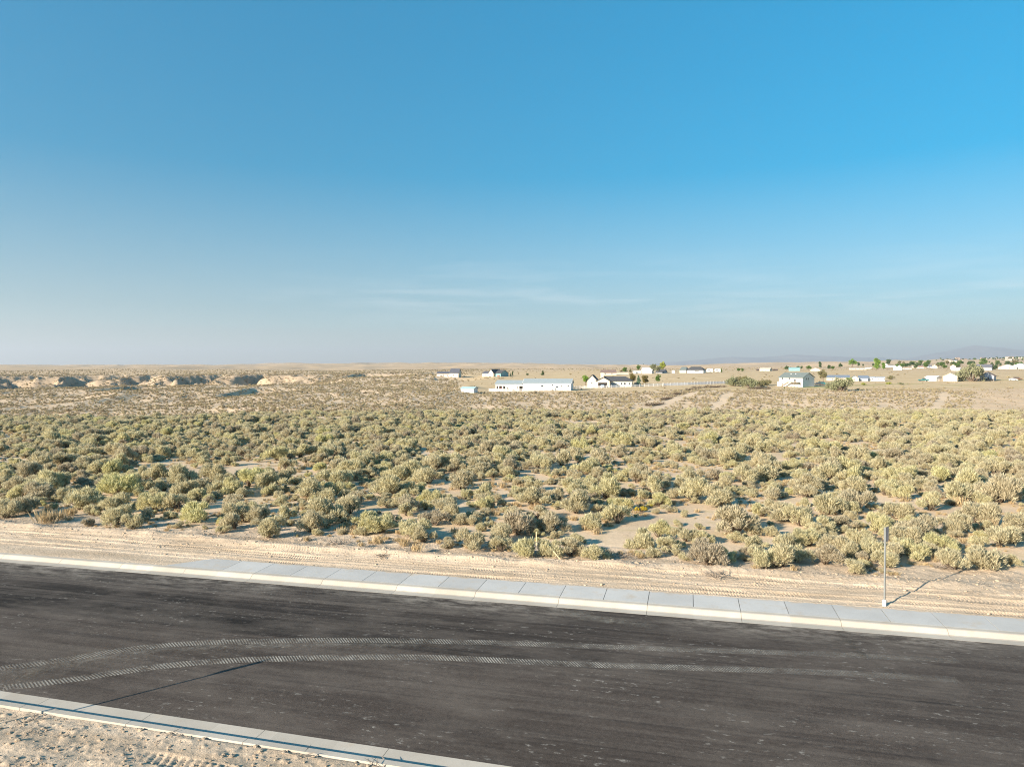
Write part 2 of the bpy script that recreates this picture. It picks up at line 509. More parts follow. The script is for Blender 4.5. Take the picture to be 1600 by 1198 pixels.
SAND = (0.47, 0.355, 0.245)
def ground_mat():
    m, nt, p = nodes_of('desert_soil')
    geo = N(nt, 'ShaderNodeNewGeometry')
    P = geo.outputs['Position']
    A = N(nt, 'ShaderNodeAttribute', attribute_name='mask_a')
    B = N(nt, 'ShaderNodeAttribute', attribute_name='mask_b')
    sa = N(nt, 'ShaderNodeSeparateColor'); nt.links.new(A.outputs['Color'], sa.inputs[0])
    sb = N(nt, 'ShaderNodeSeparateColor'); nt.links.new(B.outputs['Color'], sb.inputs[0])
    n1 = noise(nt, P, 0.16, 6)
    n2 = noise(nt, P, 1.7, 8, 0.7)
    n3 = noise(nt, P, 14.0, 5, 0.7)
    c = mix(nt, mapr(nt, n1, 0.35, 0.65), (0.58, 0.435, 0.295), (0.70, 0.54, 0.38))
    c = mix(nt, mapr(nt, n2, 0.5, 0.72, 0, 0.6), c, (0.48, 0.35, 0.235))
    c = mix(nt, 1.0, c, mapr(nt, n3, 0.25, 0.75, 0.72, 1.24), 'MULTIPLY')
    # straw litter between the shrubs
    ns = noise(nt, P, 0.5, 6, 0.65)
    c = mix(nt, mapr(nt, ns, 0.52, 0.66, 0, 0.65), c, (0.52, 0.41, 0.235))
    c = mix(nt, mth(nt, 'MULTIPLY', sa.outputs[0], 0.8), c, (0.66, 0.51, 0.36))
    gcol = mix(nt, mapr(nt, noise(nt, P, 0.07, 7, 0.7), 0.35, 0.65), (0.50, 0.36, 0.20), (0.64, 0.49, 0.30))
    gcol = mix(nt, mapr(nt, noise(nt, P, 0.6, 6, 0.7), 0.48, 0.7, 0, 0.5), gcol, (0.40, 0.32, 0.18))
    c = mix(nt, mth(nt, 'MULTIPLY', sa.outputs[1], 0.9), c, gcol)
    c = mix(nt, A.outputs['Alpha'], c, mix(nt, mapr(nt, noise(nt, P, 0.35, 5), 0.4, 0.6), (0.55, 0.40, 0.265), (0.62, 0.47, 0.315)))
    ccol = mix(nt, mapr(nt, noise(nt, P, 0.09, 7, 0.75), 0.42, 0.58), (0.27, 0.22, 0.168), (0.17, 0.138, 0.098))
    c = mix(nt, mth(nt, 'MULTIPLY', sa.outputs[2], 0.9), c, ccol)
    c = mix(nt, sb.outputs[0], c, mix(nt, mapr(nt, n2, 0.3, 0.7), (0.14, 0.20, 0.035), (0.22, 0.26, 0.06)))
    # far rangeland: low scrub too small to stand out singly
    nf = noise(nt, P, 0.020, 8, 0.72)
    fcol = mix(nt, mapr(nt, nf, 0.42, 0.6), (0.52, 0.385, 0.26), (0.37, 0.285, 0.20))
    fcol = mix(nt, mapr(nt, noise(nt, P, 0.0035, 6, 0.6), 0.44, 0.58, 0, 0.7), fcol, (0.60, 0.43, 0.27))
    c = mix(nt, mth(nt, 'MULTIPLY', sb.outputs[1], 0.75), c, fcol)
    nt.links.new(c, p.inputs['Base Color'])
    p.inputs['Roughness'].default_value = 0.95
    p.inputs['Specular IOR Level'].default_value = 0.1
    bp = N(nt, 'ShaderNodeBump')
    bp.inputs['Strength'].default_value = 0.45
    bp.inputs['Distance'].default_value = 0.08
    nt.links.new(mix(nt, 0.35, n2, n3), bp.inputs['Height'])
    nt.links.new(bp.outputs[0], p.inputs['Normal'])
    return m
ground = link('ground', gme, ground_mat())
tag(ground, 'sandy desert ground rolling away to the low hills', 'ground', kind='structure')

# ------------------------------------------------------------------ mountains
def mountains():
    us = np.linspace(0.08, 1.3, 420); ds = np.linspace(-1, 1, 60)
    U, D = np.meshgrid(us, ds, indexing='ij')
    Yb = 21000 + 3500 * D
    X = U * 21000; Y = Yb
    env = np.interp(U, [0.08, 0.2, 0.3, 0.42, 0.5, 0.56, 0.60, 0.65, 0.72, 0.85, 1.0, 1.3], [40, 160, 340, 440, 370, 300, 460, 660, 580, 660, 620, 560])
    rid = 1 - np.abs(fbm(X / 3200.0, Y / 2600.0, 91, 5))
    z = env * (1 - np.abs(D) ** 1.3) * (0.50 + 0.60 * rid) - 20
    n, k = U.shape
    ii = np.arange(n * k).reshape(n, k)
    qq = np.stack([ii[:-1, :-1], ii[1:, :-1], ii[1:, 1:], ii[:-1, 1:]], -1).reshape(-1, 4)
    me = mesh_np('mountains', np.stack([X, Y, z], -1).reshape(-1, 3), qq, True)
    o = link('mountains', me, mat('mountain_rock', (0.25, 0.225, 0.205), 0.95, 0.2, 0.002))
    tag(o, 'faint hazy blue mountain range beyond the far plain', 'mountains', kind='structure')
mountains()

# ------------------------------------------------------------------ street: asphalt, kerbs, pavement, dirt verges (local axes s, t)
def stobj(name, me, m, label, cat, kind='structure'):
    o = link(name, me, m)
    o.rotation_euler = (0, 0, RA)
    tag(o, label, cat, kind=kind)
    return o
def grid_me(name, s, t, z, smooth=True):
    Sg, Tg = np.meshgrid(s, t, indexing='ij')
    n, k = Sg.shape
    ii = np.arange(n * k).reshape(n, k)
    qq = np.stack([ii[:-1, :-1], ii[1:, :-1], ii[1:, 1:], ii[:-1, 1:]], -1).reshape(-1, 4)
    return mesh_np(name, np.stack([Sg, Tg, z(Sg, Tg)], -1).reshape(-1, 3), qq, smooth)
def asphalt_mat():
    m, nt, p = nodes_of('fresh_asphalt')
    g = N(nt, 'ShaderNodeTexCoord')
    O = g.outputs['Object']
    sx = N(nt, 'ShaderNodeSeparateXYZ'); nt.links.new(O, sx.inputs[0])
    s, t = sx.outputs[0], sx.outputs[1]
    def stretched(a, b, off=0.0):
        mm = N(nt, 'ShaderNodeMapping')
        mm.inputs['Scale'].default_value = (a, b, 1)
        mm.inputs['Location'].default_value = (off, off * 1.7, 0)
        nt.links.new(O, mm.inputs[0])
        return mm.outputs[0]
    fine = noise(nt, O, 55.0, 4, 0.8)
    grain = noise(nt, O, 9.0, 6, 0.75)
    patch = noise(nt, stretched(0.10, 0.35), 1.0, 5)
    streak = noise(nt, stretched(0.035, 2.1, 3.0), 1.0, 5, 0.65)
    streak2 = noise(nt, stretched(0.12, 5.5, 9.0), 1.0, 4, 0.6)
    c = mix(nt, mapr(nt, patch, 0.35, 0.65), (0.052, 0.040, 0.0325), (0.080, 0.063, 0.052))
    # lane laid first is darker and more streaked towards the left
    lane = mapr(nt, t, 21.0, 21.15)
    left = mapr(nt, s, 4.0, -14.0)
    k = mth(nt, 'MULTIPLY', lane, left)
    nearedge = mapr(nt, t, 24.6, 21.6, 0.0, 1.0)
    c = mix(nt, mth(nt, 'MULTIPLY', k, mapr(nt, nearedge, 0, 1, 0.55, 0.95)), c, (0.010, 0.0075, 0.006))
    c = mix(nt, mth(nt, 'MULTIPLY', mapr(nt, streak, 0.44, 0.60), mth(nt, 'MULTIPLY', mapr(nt, k, 0, 1, 0.45, 0.9), mapr(nt, mth(nt, 'MULTIPLY', k, nearedge), 0, 1, 1.0, 0.25))), c, (0.125, 0.103, 0.086))
    c = mix(nt, mapr(nt, streak2, 0.5, 0.68, 0, 0.55), c, (0.030, 0.025, 0.023))
    c = mix(nt, 1.0, c, mapr(nt, fine, 0.3, 0.7, 0.45, 1.6), 'MULTIPLY')
    c = mix(nt, 1.0, c, mapr(nt, grain, 0.3, 0.7, 0.72, 1.3), 'MULTIPLY')
    # centre seam
    ds = mth(nt, 'ABSOLUTE', mth(nt, 'SUBTRACT', t, mth(nt, 'ADD', 21.05, mth(nt, 'MULTIPLY', mapr(nt, noise(nt, O, 0.25), 0, 1, -1, 1), 0.05))))
    c = mix(nt, mapr(nt, ds, 0.05, 0.015, 0, 0.6), c, (0.018, 0.016, 0.015))
    # pale dust: broad haze, scuffs, scattered flecks, drift along the gutter
    d1 = noise(nt, stretched(0.22, 0.5, 21.0), 1.0, 8, 0.72)
    c = mix(nt, mapr(nt, d1, 0.46, 0.66, 0, 0.6), c, (0.15, 0.125, 0.105))
    d2 = noise(nt, stretched(3.2, 7.5, 5.0), 1.0, 3, 0.5)
    d3 = noise(nt, stretched(0.25, 0.45, 33.0), 1.0, 3)
    fl = mth(nt, 'MULTIPLY', mapr(nt, d2, 0.61, 0.66), mapr(nt, d3, 0.45, 0.6))
    fl = mth(nt, 'MULTIPLY', fl, mapr(nt, noise(nt, O, 12.0, 4, 0.8), 0.4, 0.6))
    c = mix(nt, mth(nt, 'MULTIPLY', fl, 0.75), c, (0.34, 0.315, 0.28))
    gut = mth(nt, 'MULTIPLY', mapr(nt, t, 24.3, 26.2), mapr(nt, noise(nt, stretched(0.8, 2.4, 8.0), 1.0, 8, 0.75), 0.44, 0.60))
    gut = mth(nt, 'MULTIPLY', gut, mapr(nt, noise(nt, stretched(0.16, 0.1, 2.0), 1.0, 2), 0.38, 0.55))
    c = mix(nt, mth(nt, 'MULTIPLY', gut, 0.85), c, (0.33, 0.29, 0.245))
    # tan soil dragged on by wheels at the left
    nt.links.new(c, p.inputs['Base Color'])
    p.inputs['Roughness'].default_value = 0.88
    p.inputs['Specular IOR Level'].default_value = 0.2
    bp = N(nt, 'ShaderNodeBump')
    bp.inputs['Strength'].default_value = 0.5
    bp.inputs['Distance'].default_value = 0.02
    nt.links.new(fine, bp.inputs['Height'])
    nt.links.new(bp.outputs[0], p.inputs['Normal'])
    return m
SL0, SL1 = -70.0, 70.0
def skew(s):
    return -0.0156 * (np.clip(s, -40, 20) + 11.5)
def skew_mesh(me, full=True):
    a = np.empty(len(me.vertices) * 3, np.float32); me.vertices.foreach_get('co', a)
    a = a.reshape(-1, 3)
    w = 1.0 if full else np.clip((T_FAR - a[:, 1]) / (T_FAR - T_NEAR), 0, 1)
    a[:, 1] += skew(a[:, 0]) * w
    me.vertices.foreach_set('co', a.ravel()); me.update()
road_me = grid_me('road', np.linspace(SL0, SL1, 281), np.linspace(T_NEAR, T_FAR, 23), lambda s, t: 0.05 - 0.05 * ((t - 20.9) / 5.4) ** 2 + 0 * s)
skew_mesh(road_me, False)
stobj('road', road_me, asphalt_mat(), 'freshly laid dark asphalt street streaked with pale dust', 'road')
def road_z(t):
    return 0.05 - 0.05 * ((t - 20.9) / 5.4) ** 2

JOINT = 3.35; J0 = 5.25 - 40 * 3.35
def conc_mat(name, a, b):
    m, nt, p = nodes_of(name)
    g = N(nt, 'ShaderNodeTexCoord'); O = g.outputs['Object']
    c = mix(nt, mapr(nt, noise(nt, O, 0.7, 6, 0.6), 0.35, 0.65), a, b)
    c = mix(nt, 1.0, c, mapr(nt, noise(nt, O, 40.0, 4, 0.7), 0.3, 0.7, 0.9, 1.08), 'MULTIPLY')
    sx = N(nt, 'ShaderNodeSeparateXYZ'); nt.links.new(O, sx.inputs[0])
    bay = mth(nt, 'FLOOR', mth(nt, 'DIVIDE', mth(nt, 'SUBTRACT', sx.outputs[0], J0), JOINT / 2))
    wh = N(nt, 'ShaderNodeTexWhiteNoise', noise_dimensions='1D'); nt.links.new(bay, wh.inputs['W'])
    c = mix(nt, 1.0, c, mapr(nt, wh.outputs['Value'], 0, 1, 0.91, 1.06), 'MULTIPLY')
    spill = mapr(nt, mth(nt, 'ADD', sx.outputs[1], mapr(nt, noise(nt, O, 1.4, 7, 0.7), 0.3, 0.7, -0.45, 0.45)), 28.42, 28.75)
    c = mix(nt, mth(nt, 'MULTIPLY', spill, 0.8), c, (0.52, 0.40, 0.28))
    st_ = noise(nt, O, 1.1, 8, 0.78)
    c = mix(nt, mapr(nt, st_, 0.54, 0.70, 0, 0.65), c, (0.46, 0.37, 0.27))
    nt.links.new(c, p.inputs['Base Color'])
    p.inputs['Roughness'].default_value = 0.9
    p.inputs['Specular IOR Level'].default_value = 0.2
    return m
CURB = conc_mat('kerb_concrete', (0.44, 0.395, 0.335), (0.51, 0.465, 0.40))
WALK = conc_mat('pavement_concrete', (0.465, 0.455, 0.435), (0.52, 0.51, 0.49))
SW0 = -21.3                              # left end of the pavement
def sweep(name, prof, s0, s1, step, gap, off, m, label, cat, skew=0.0):
    """profile (t,z) poured along s in bays with open joints between them"""
    mb = MB()
    s = J0 + off
    while s < s1:
        a, b = max(s + gap / 2, s0), min(s + step - gap / 2, s1)
        if b - a > 0.05:
            n = len(prof)
            vs = [(a + (skew * (i in (0, n - 1, 1))if False else 0), t, z) for i, (t, z) in enumerate(prof)] + [(b, t, z) for t, z in prof]
            fs = [(i, (i + 1) % n, (i + 1) % n + n, i + n) for i in range(n)] + [tuple(range(n - 1, -1, -1)), tuple(range(n, 2 * n))]
            mb.add(vs, fs)
        s += step
    o = mb.obj(name, m)
    o.rotation_euler = (0, 0, RA)
    tag(o, label, cat, kind='structure')
    return o
far_prof = [(26.27, -0.2), (26.27, 0.004), (26.62, 0.0), (26.70, 0.012), (26.86, 0.135), (26.90, 0.150), (26.96, 0.155), (27.12, 0.155), (27.12, -0.2)]
sweep('kerb', far_prof, SL0, SL1, JOINT, 0.014, 0.0, CURB, 'pale concrete kerb and gutter along the sagebrush side of the street', 'kerb')
walk_prof = [(27.123, -0.2), (27.123, 0.157), (28.55, 0.175), (28.55, -0.2)]
sweep('pavement', walk_prof, SW0, SL1, JOINT / 2, 0.022, 0.0, WALK, 'grey concrete pavement slabs behind the far kerb', 'pavement')
# tapered left end of the pavement
e_ = MB(); n0 = (J0 + math.ceil((SW0 - J0) / (JOINT / 2)) * JOINT / 2)
a_ = SW0 - 0.006
e_.add([(a_ - 1.5, 27.123, 0.157), (a_, 27.123, 0.157), (a_, 28.55, 0.175), (a_ - 0.15, 28.55, 0.175),
        (a_ - 1.5, 27.123, -0.2), (a_, 27.123, -0.2), (a_, 28.55, -0.2), (a_ - 0.15, 28.55, -0.2)],
       [(0, 1, 2, 3), (4, 7, 6, 5), (0, 4, 5, 1), (1, 5, 6, 2), (2, 6, 7, 3), (3, 7, 4, 0)])
eo = e_.obj('pavement_ramp', WALK); eo.rotation_euler = (0, 0, RA)
tag(eo, 'slanted end slab where the grey pavement begins', 'pavement', kind='structure')
near_prof = [(15.55, -0.2), (15.55, 0.004), (14.96, -0.006), (14.90, 0.006), (14.855, 0.145), (14.83, 0.16), (14.64, 0.165), (14.62, -0.2)]
near_kerb = sweep('kerb', near_prof, SL0, SL1, JOINT, 0.014, 1.3, CURB, 'pale concrete kerb and gutter along the near bare dirt', 'kerb')

skew_mesh(near_kerb.data)
# tyre prints -----------------------------------------------------------
def lug(s, period, w=0.5):
    f = s / period - np.floor(s / period)
    return np.where(f < w, 1.0, 0.0)
def verge_far(s, t):
    walk = (s > SW0 - 0.8)
    z = 0.13 + 0.13 * sm(28.6, 31.0, t) + 0.0 * s
    z = np.where(walk, z, 0.13 - 0.02 * (1 - sm(27.1, 27.6, t)) + 0.13 * sm(28.6, 31.0, t))
    # windrow of loose soil at the back of the graded strip
    c = 31.6 + 0.9 * np.sin(s / 11.0) * 0.4 + 0.5 * fbm(s / 6.0, s * 0, 101, 2)
    z = z + 0.24 * np.exp(-((t - c) / 0.55) ** 2) * (0.75 + 0.5 * fbm(s / 1.6, t / 1.6, 103, 3))
    rough = 0.25 + 0.75 * sm(30.6, 31.6, t)
    z = z + rough * (0.048 * fbm(s / 0.7, t / 0.7, 105, 4, 0.6)) + 0.03 * fbm(s / 3.0, t / 0.9, 107, 3)
    z = z + rough * 0.05 * np.maximum(0, fbm(s / 0.22, t / 0.22, 109, 2) - 0.25)
    # ruts
    for t0, wob, wd, per, ph, s0, s1 in ((28.95, .10, .20, .115, 0, -60, 60), (29.55, .14, .24, .13, 5, -60, 60), (30.35, .2, .26, .14, 9, -60, 60), (30.9, .18, .22, .115, 3, -8, 60), (29.2, .2, .2, .115, 7, -2, 60), (30.05, .3, .2, .125, 6, -60, 4)):
        tc_ = t0 + wob * np.sin(s / 9.0 + ph) + 0.02 * (s) * (0.3 if ph in (7, 3) else 0.0)
        d = t - tc_
        m = (1 - sm(wd * 0.75, wd, np.abs(d))) * sm(s0 - .5, s0 + .5, s) * (1 - sm(s1 - .5, s1 + .5, s))
        m = m * np.clip(0.4 + 1.5 * fbm(s / 3.0, t * 0 + ph, 111 + ph, 3), 0, 1) * np.clip(0.8 + 1.2 * fbm(s / 0.8, t / 0.5, 118 + ph, 2), 0, 1)
        z = z - m * (0.018 + 0.032 * lug(s + 0.5 * np.abs(d), per))
        z = z + 0.03 * m * 0 + 0.028 * np.exp(-((np.abs(d) - wd - 0.06) / 0.06) ** 2) * (m > -1) * 0.6
    # settle into the ground at the back
    xs, ys = xy(s, t)
    gzz = gz(xs, ys)
    k = sm(32.6, 34.4, t + 0.5 * fbm(s / 2.0, t / 2.0, 113, 2))
    z = z * (1 - k) + (gzz + 0.02 + 0.05 * fbm(s / 0.5, t / 0.5, 115, 3)) * k
    return z - 0.30 * sm(34.9, 35.3, t)
def dirt_mat():
    m, nt, p = nodes_of('graded_dirt')
    g = N(nt, 'ShaderNodeTexCoord'); O = g.outputs['Object']
    mm = N(nt, 'ShaderNodeMapping'); mm.inputs['Scale'].default_value = (0.15, 1.2, 1)
    nt.links.new(O, mm.inputs[0])
    c = mix(nt, mapr(nt, noise(nt, mm.outputs[0], 1.0, 6, 0.65), 0.36, 0.64), (0.455, 0.352, 0.25), (0.645, 0.515, 0.385))
    c = mix(nt, mapr(nt, noise(nt, O, 2.2, 8, 0.75), 0.5, 0.72, 0, 0.55), c, (0.40, 0.30, 0.205))
    c = mix(nt, 1.0, c, mapr(nt, noise(nt, O, 16.0, 6, 0.75), 0.25, 0.75, 0.74, 1.24), 'MULTIPLY')
    nt.links.new(c, p.inputs['Base Color'])
    p.inputs['Roughness'].default_value = 0.95
    p.inputs['Specular IOR Level'].default_value = 0.1
    bp = N(nt, 'ShaderNodeBump'); bp.inputs['Strength'].default_value = 0.8; bp.inputs['Distance'].default_value = 0.06
    nt.links.new(noise(nt, O, 9.0, 8, 0.75), bp.inputs['Height'])
    nt.links.new(bp.outputs[0], p.inputs['Normal'])
    return m
DIRT = dirt_mat()
sA = np.arange(-46, 42, 0.031)
iS = int(np.searchsorted(sA, SW0 - 0.12))
vm1 = grid_me('dirt_verge', sA[:iS + 1], np.arange(27.121, 35.35, 0.05), verge_far)
vm2 = grid_me('dirt_verge', sA[iS:], np.arange(28.551, 35.35, 0.05), verge_far)
stobj('dirt_verge', vm2, DIRT, 'graded sandy verge with tyre prints behind the pavement', 'verge')
stobj('dirt_verge', vm1, DIRT, 'graded sandy verge behind the bare kerb where no pavement is laid', 'verge')
def verge_near(s, t):
    z = 0.13 + 0.10 * sm(14.6, 13.2, t) * 0 + 0.10 * (1 - sm(12.6, 14.6, t))
    z = z + 0.05 * fbm(s / 0.5, t / 0.55, 121, 4, 0.6) * (1 - 0.7 * sm(14.2, 14.75, t)) + 0.06 * fbm(s / 2.0, t / 2.0, 123, 2)
    z = z + 0.07 * np.maximum(0, fbm(s / 0.2, t / 0.2, 125, 2) - 0.2) * (1 - sm(14.3, 14.7, t))
    d = t - (13.55 + 0.15 * np.sin(s / 4))
    m = (1 - sm(.18, .26, np.abs(d))) * sm(-12.5, -11.5, s) * (1 - sm(-8.5, -7.5, s))
    z = z - m * (0.015 + 0.03 * lug(s + 0.3 * d, 0.2))
    z = np.minimum(z, 0.125 + 0.4 * (14.61 - t))
    return z - 0.3 * (1 - sm(10.4, 10.8, t))
vm3 = grid_me('dirt_verge', np.arange(-34, 16, 0.042), np.arange(10.4, 14.619, 0.042), verge_near)
skew_mesh(vm3)
stobj('dirt_verge', vm3, DIRT, 'cloddy bare dirt on the near side of the street', 'verge')

# pale dust prints left by tractor tyres on the asphalt
def dust_mat(name, period, slant, strength, along, col=(0.40, 0.37, 0.32)):
    m, nt, p = nodes_of(name)
    uv = N(nt, 'ShaderNodeUVMap')
    sx = N(nt, 'ShaderNodeSeparateXYZ'); nt.links.new(uv.outputs[0], sx.inputs[0])
    g = N(nt, 'ShaderNodeTexCoord'); O = g.outputs['Object']
    u, v = sx.outputs[0], sx.outputs[1]
    vv = mth(nt, 'SUBTRACT', v, 0.5)
    av = mth(nt, 'ABSOLUTE', vv)
    if period:
        a = mth(nt, 'ADD', u, mth(nt, 'MULTIPLY', vv, slant))
        w = mth(nt, 'SINE', mth(nt, 'MULTIPLY', a, 2 * math.pi / period))
        k = mapr(nt, w, -0.15, 0.3, 0.10, 1)
        k = mth(nt, 'MULTIPLY', k, mapr(nt, av, 0.49, 0.40))
    else:
        k = mapr(nt, av, 0.5, 0.05)
        k = mth(nt, 'MULTIPLY', k, mapr(nt, noise(nt, O, 3.0, 7, 0.7), 0.36, 0.68))
    k = mth(nt, 'MULTIPLY', k, mapr(nt, noise(nt, O, 1.3, 7, 0.75), 0.36, 0.60))
    k = mth(nt, 'MULTIPLY', k, mapr(nt, noise(nt, O, 20.0, 4, 0.7), 0.25, 0.5, 0.45, 1))
    fade = N(nt, 'ShaderNodeValToRGB')
    e = fade.color_ramp.elements
    e[0].position = 0.0; e[0].color = (along[0][1],) * 3 + (1,)
    e[1].position = 1.0; e[1].color = (along[-1][1],) * 3 + (1,)
    for pp, vq in along[1:-1]:
        q = e.new(pp); q.color = (vq, vq, vq, 1)
    at_ = N(nt, 'ShaderNodeAttribute', attribute_name='along')
    nt.links.new(at_.outputs['Fac'], fade.inputs[0])
    k = mth(nt, 'MULTIPLY', k, fade.outputs[0])
    k = mth(nt, 'MULTIPLY', k, strength)
    p.inputs['Base Color'].default_value = col + (1,)
    p.inputs['Roughness'].default_value = 0.95
    tr = N(nt, 'ShaderNodeBsdfTransparent')
    ms = N(nt, 'ShaderNodeMixShader')
    nt.links.new(k, ms.inputs[0]); nt.links.new(tr.outputs[0], ms.inputs[1]); nt.links.new(p.outputs[0], ms.inputs[2])
    nt.links.new(ms.outputs[0], nt.nodes['Material Output'].inputs[0])
    return m
def road_point(px, py):
    a = (px - 800.0) / FPX; b = -(py - 599.0) / FPX
    d = (a, math.cos(PITCH) + b * math.sin(PITCH), -math.sin(PITCH) + b * math.cos(PITCH))
    k = (CAMH - 0.04) / -d[2]
    return st(d[0] * k, d[1] * k)
def print_strip(pts, width, m, label, lift):
    P = np.array([road_point(*p) for p in pts])
    L = np.concatenate([[0], np.cumsum(np.hypot(*np.diff(P, axis=0).T))])
    ls = np.arange(0, L[-1], 0.15)
    # smooth curve through the points
    def cr(x):
        i = min(max(np.searchsorted(L, x) - 1, 0), len(P) - 2)
        p0, p1, p2, p3 = P[max(i - 1, 0)], P[i], P[i + 1], P[min(i + 2, len(P) - 1)]
        t = (x - L[i]) / (L[i + 1] - L[i])
        return 0.5 * (2 * p1 + (p2 - p0) * t + (2 * p0 - 5 * p1 + 4 * p2 - p3) * t * t + (3 * p1 - p0 - 3 * p2 + p3) * t ** 3)
    C = np.array([cr(x) for x in ls])
    for _ in range(12):
        C[1:-1] = 0.25 * C[:-2] + 0.5 * C[1:-1] + 0.25 * C[2:]
    T = np.gradient(C, axis=0); T /= np.hypot(T[:, 0], T[:, 1])[:, None]
    Nn = np.stack([-T[:, 1], T[:, 0]], -1)
    rows = [C + Nn * width * (k / 2 - 0.5) for k in range(3)]
    v = []
    for i in range(len(C)):
        for r in rows:
            tt = float(np.clip(r[i][1], T_NEAR, T_FAR))
            v.append((r[i][0], tt, road_z(tt) + lift))
    f = [(3 * i + k, 3 * (i + 1) + k, 3 * (i + 1) + k + 1, 3 * i + k + 1) for i in range(len(C) - 1) for k in range(2)]
    me = mesh_np('tyre_print', v, f, True)
    uvl = me.uv_layers.new(name='UVMap')
    li = np.empty(len(me.loops), np.int32); me.loops.foreach_get('vertex_index', li)
    uv = np.stack([ls[li // 3], (li % 3) / 2.0], -1)
    uvl.data.foreach_set('uv', uv.astype(np.float32).ravel())
    at_ = me.attributes.new('along', 'FLOAT', 'POINT')
    at_.data.foreach_set('value', (np.repeat(np.arange(len(C)), 3) / (len(C) - 1)).astype(np.float32))
    stobj('tyre_print', me, m, label, 'tyre print')
UP = [(-60, 1050), (0, 1043), (100, 1030), (200, 1014), (300, 1005), (400, 1002), (500, 1000.5), (600, 1000.5), (700, 1002.5), (800, 1005), (900, 1008.5), (1000, 1012), (1150, 1017), (1300, 1022), (1500, 1032)]
LO = [(-60, 1080), (0, 1073), (100, 1062), (200, 1047), (300, 1035.5), (400, 1030), (500, 1028), (600, 1026.5), (700, 1028), (800, 1033), (900, 1037.5), (1000, 1041), (1100, 1044), (1300, 1051), (1500, 1062)]
AL = [(0, 0.75), (0.3, 1.0), (0.5, 0.95), (0.75, 0.8), (1, 0.3)]
print_strip(LO, 0.46, dust_mat('dust_print_strong', 0.09, 0.24, 1.0, AL), 'brighter pale ribbed tyre print curving along the asphalt nearer the viewer', 0.005)
print_strip(UP, 0.46, dust_mat('dust_print', 0.09, 0.24, 0.85, AL), 'fainter pale ribbed tyre print curving along the asphalt farther from the viewer', 0.005)
print_strip([(x, y + 7) for x, y in UP[:10]], 0.5, dust_mat('dust_smear', 0, 0, 0.6, [(0, .5), (.4, 1), (.7, .8), (1, 0)]), 'smear of pale dust beside the farther tyre print', 0.009)
print_strip([(-60, 1060), (50, 1052), (150, 1036), (260, 1022), (380, 1014), (520, 1012), (650, 1015), (800, 1020)], 2.0, dust_mat('dust_film', 0, 0, 0.5, [(0, 1), (.5, .9), (.8, .4), (1, 0)], (0.19, 0.16, 0.13)), 'thin film of tan dust between the two tyre prints', 0.017)
print_strip([(-40, 1082), (30, 1058), (90, 1036), (150, 1016), (215, 1000)], 0.75, dust_mat('soil_drag', 0, 0, 0.75, [(0, 1), (.6, .8), (1, 0)], (0.20, 0.165, 0.125)), 'tan soil dragged across the asphalt by a turning wheel', 0.013)
print_strip([(1308, 985), (1330, 1005), (1355, 1030), (1400, 1054)], 0.35, dust_mat('mud_drag', 0, 0, 1.0, [(0, .8), (.5, 1), (1, 0.2)], (0.09, 0.078, 0.062)), 'brown mud streak running off the pavement onto the asphalt', 0.013)
print_strip([(1195, 976), (1210, 987), (1225, 999)], 0.3, dust_mat('mud_drag_b', 0, 0, 0.8, [(0, .9), (.5, 1), (1, 0.1)], (0.17, 0.145, 0.115)), 'short tan mud streak below the kerb joint', 0.013)
print_strip([(860, 952), (920, 962), (985, 972), (1030, 978)], 1.1, dust_mat('gravel_spill', 0, 0, 0.9, [(0, 0), (.3, 1), (.7, .9), (1, 0)], (0.33, 0.30, 0.25)), 'scatter of pale gravel dust on the asphalt below the kerb', 0.009)

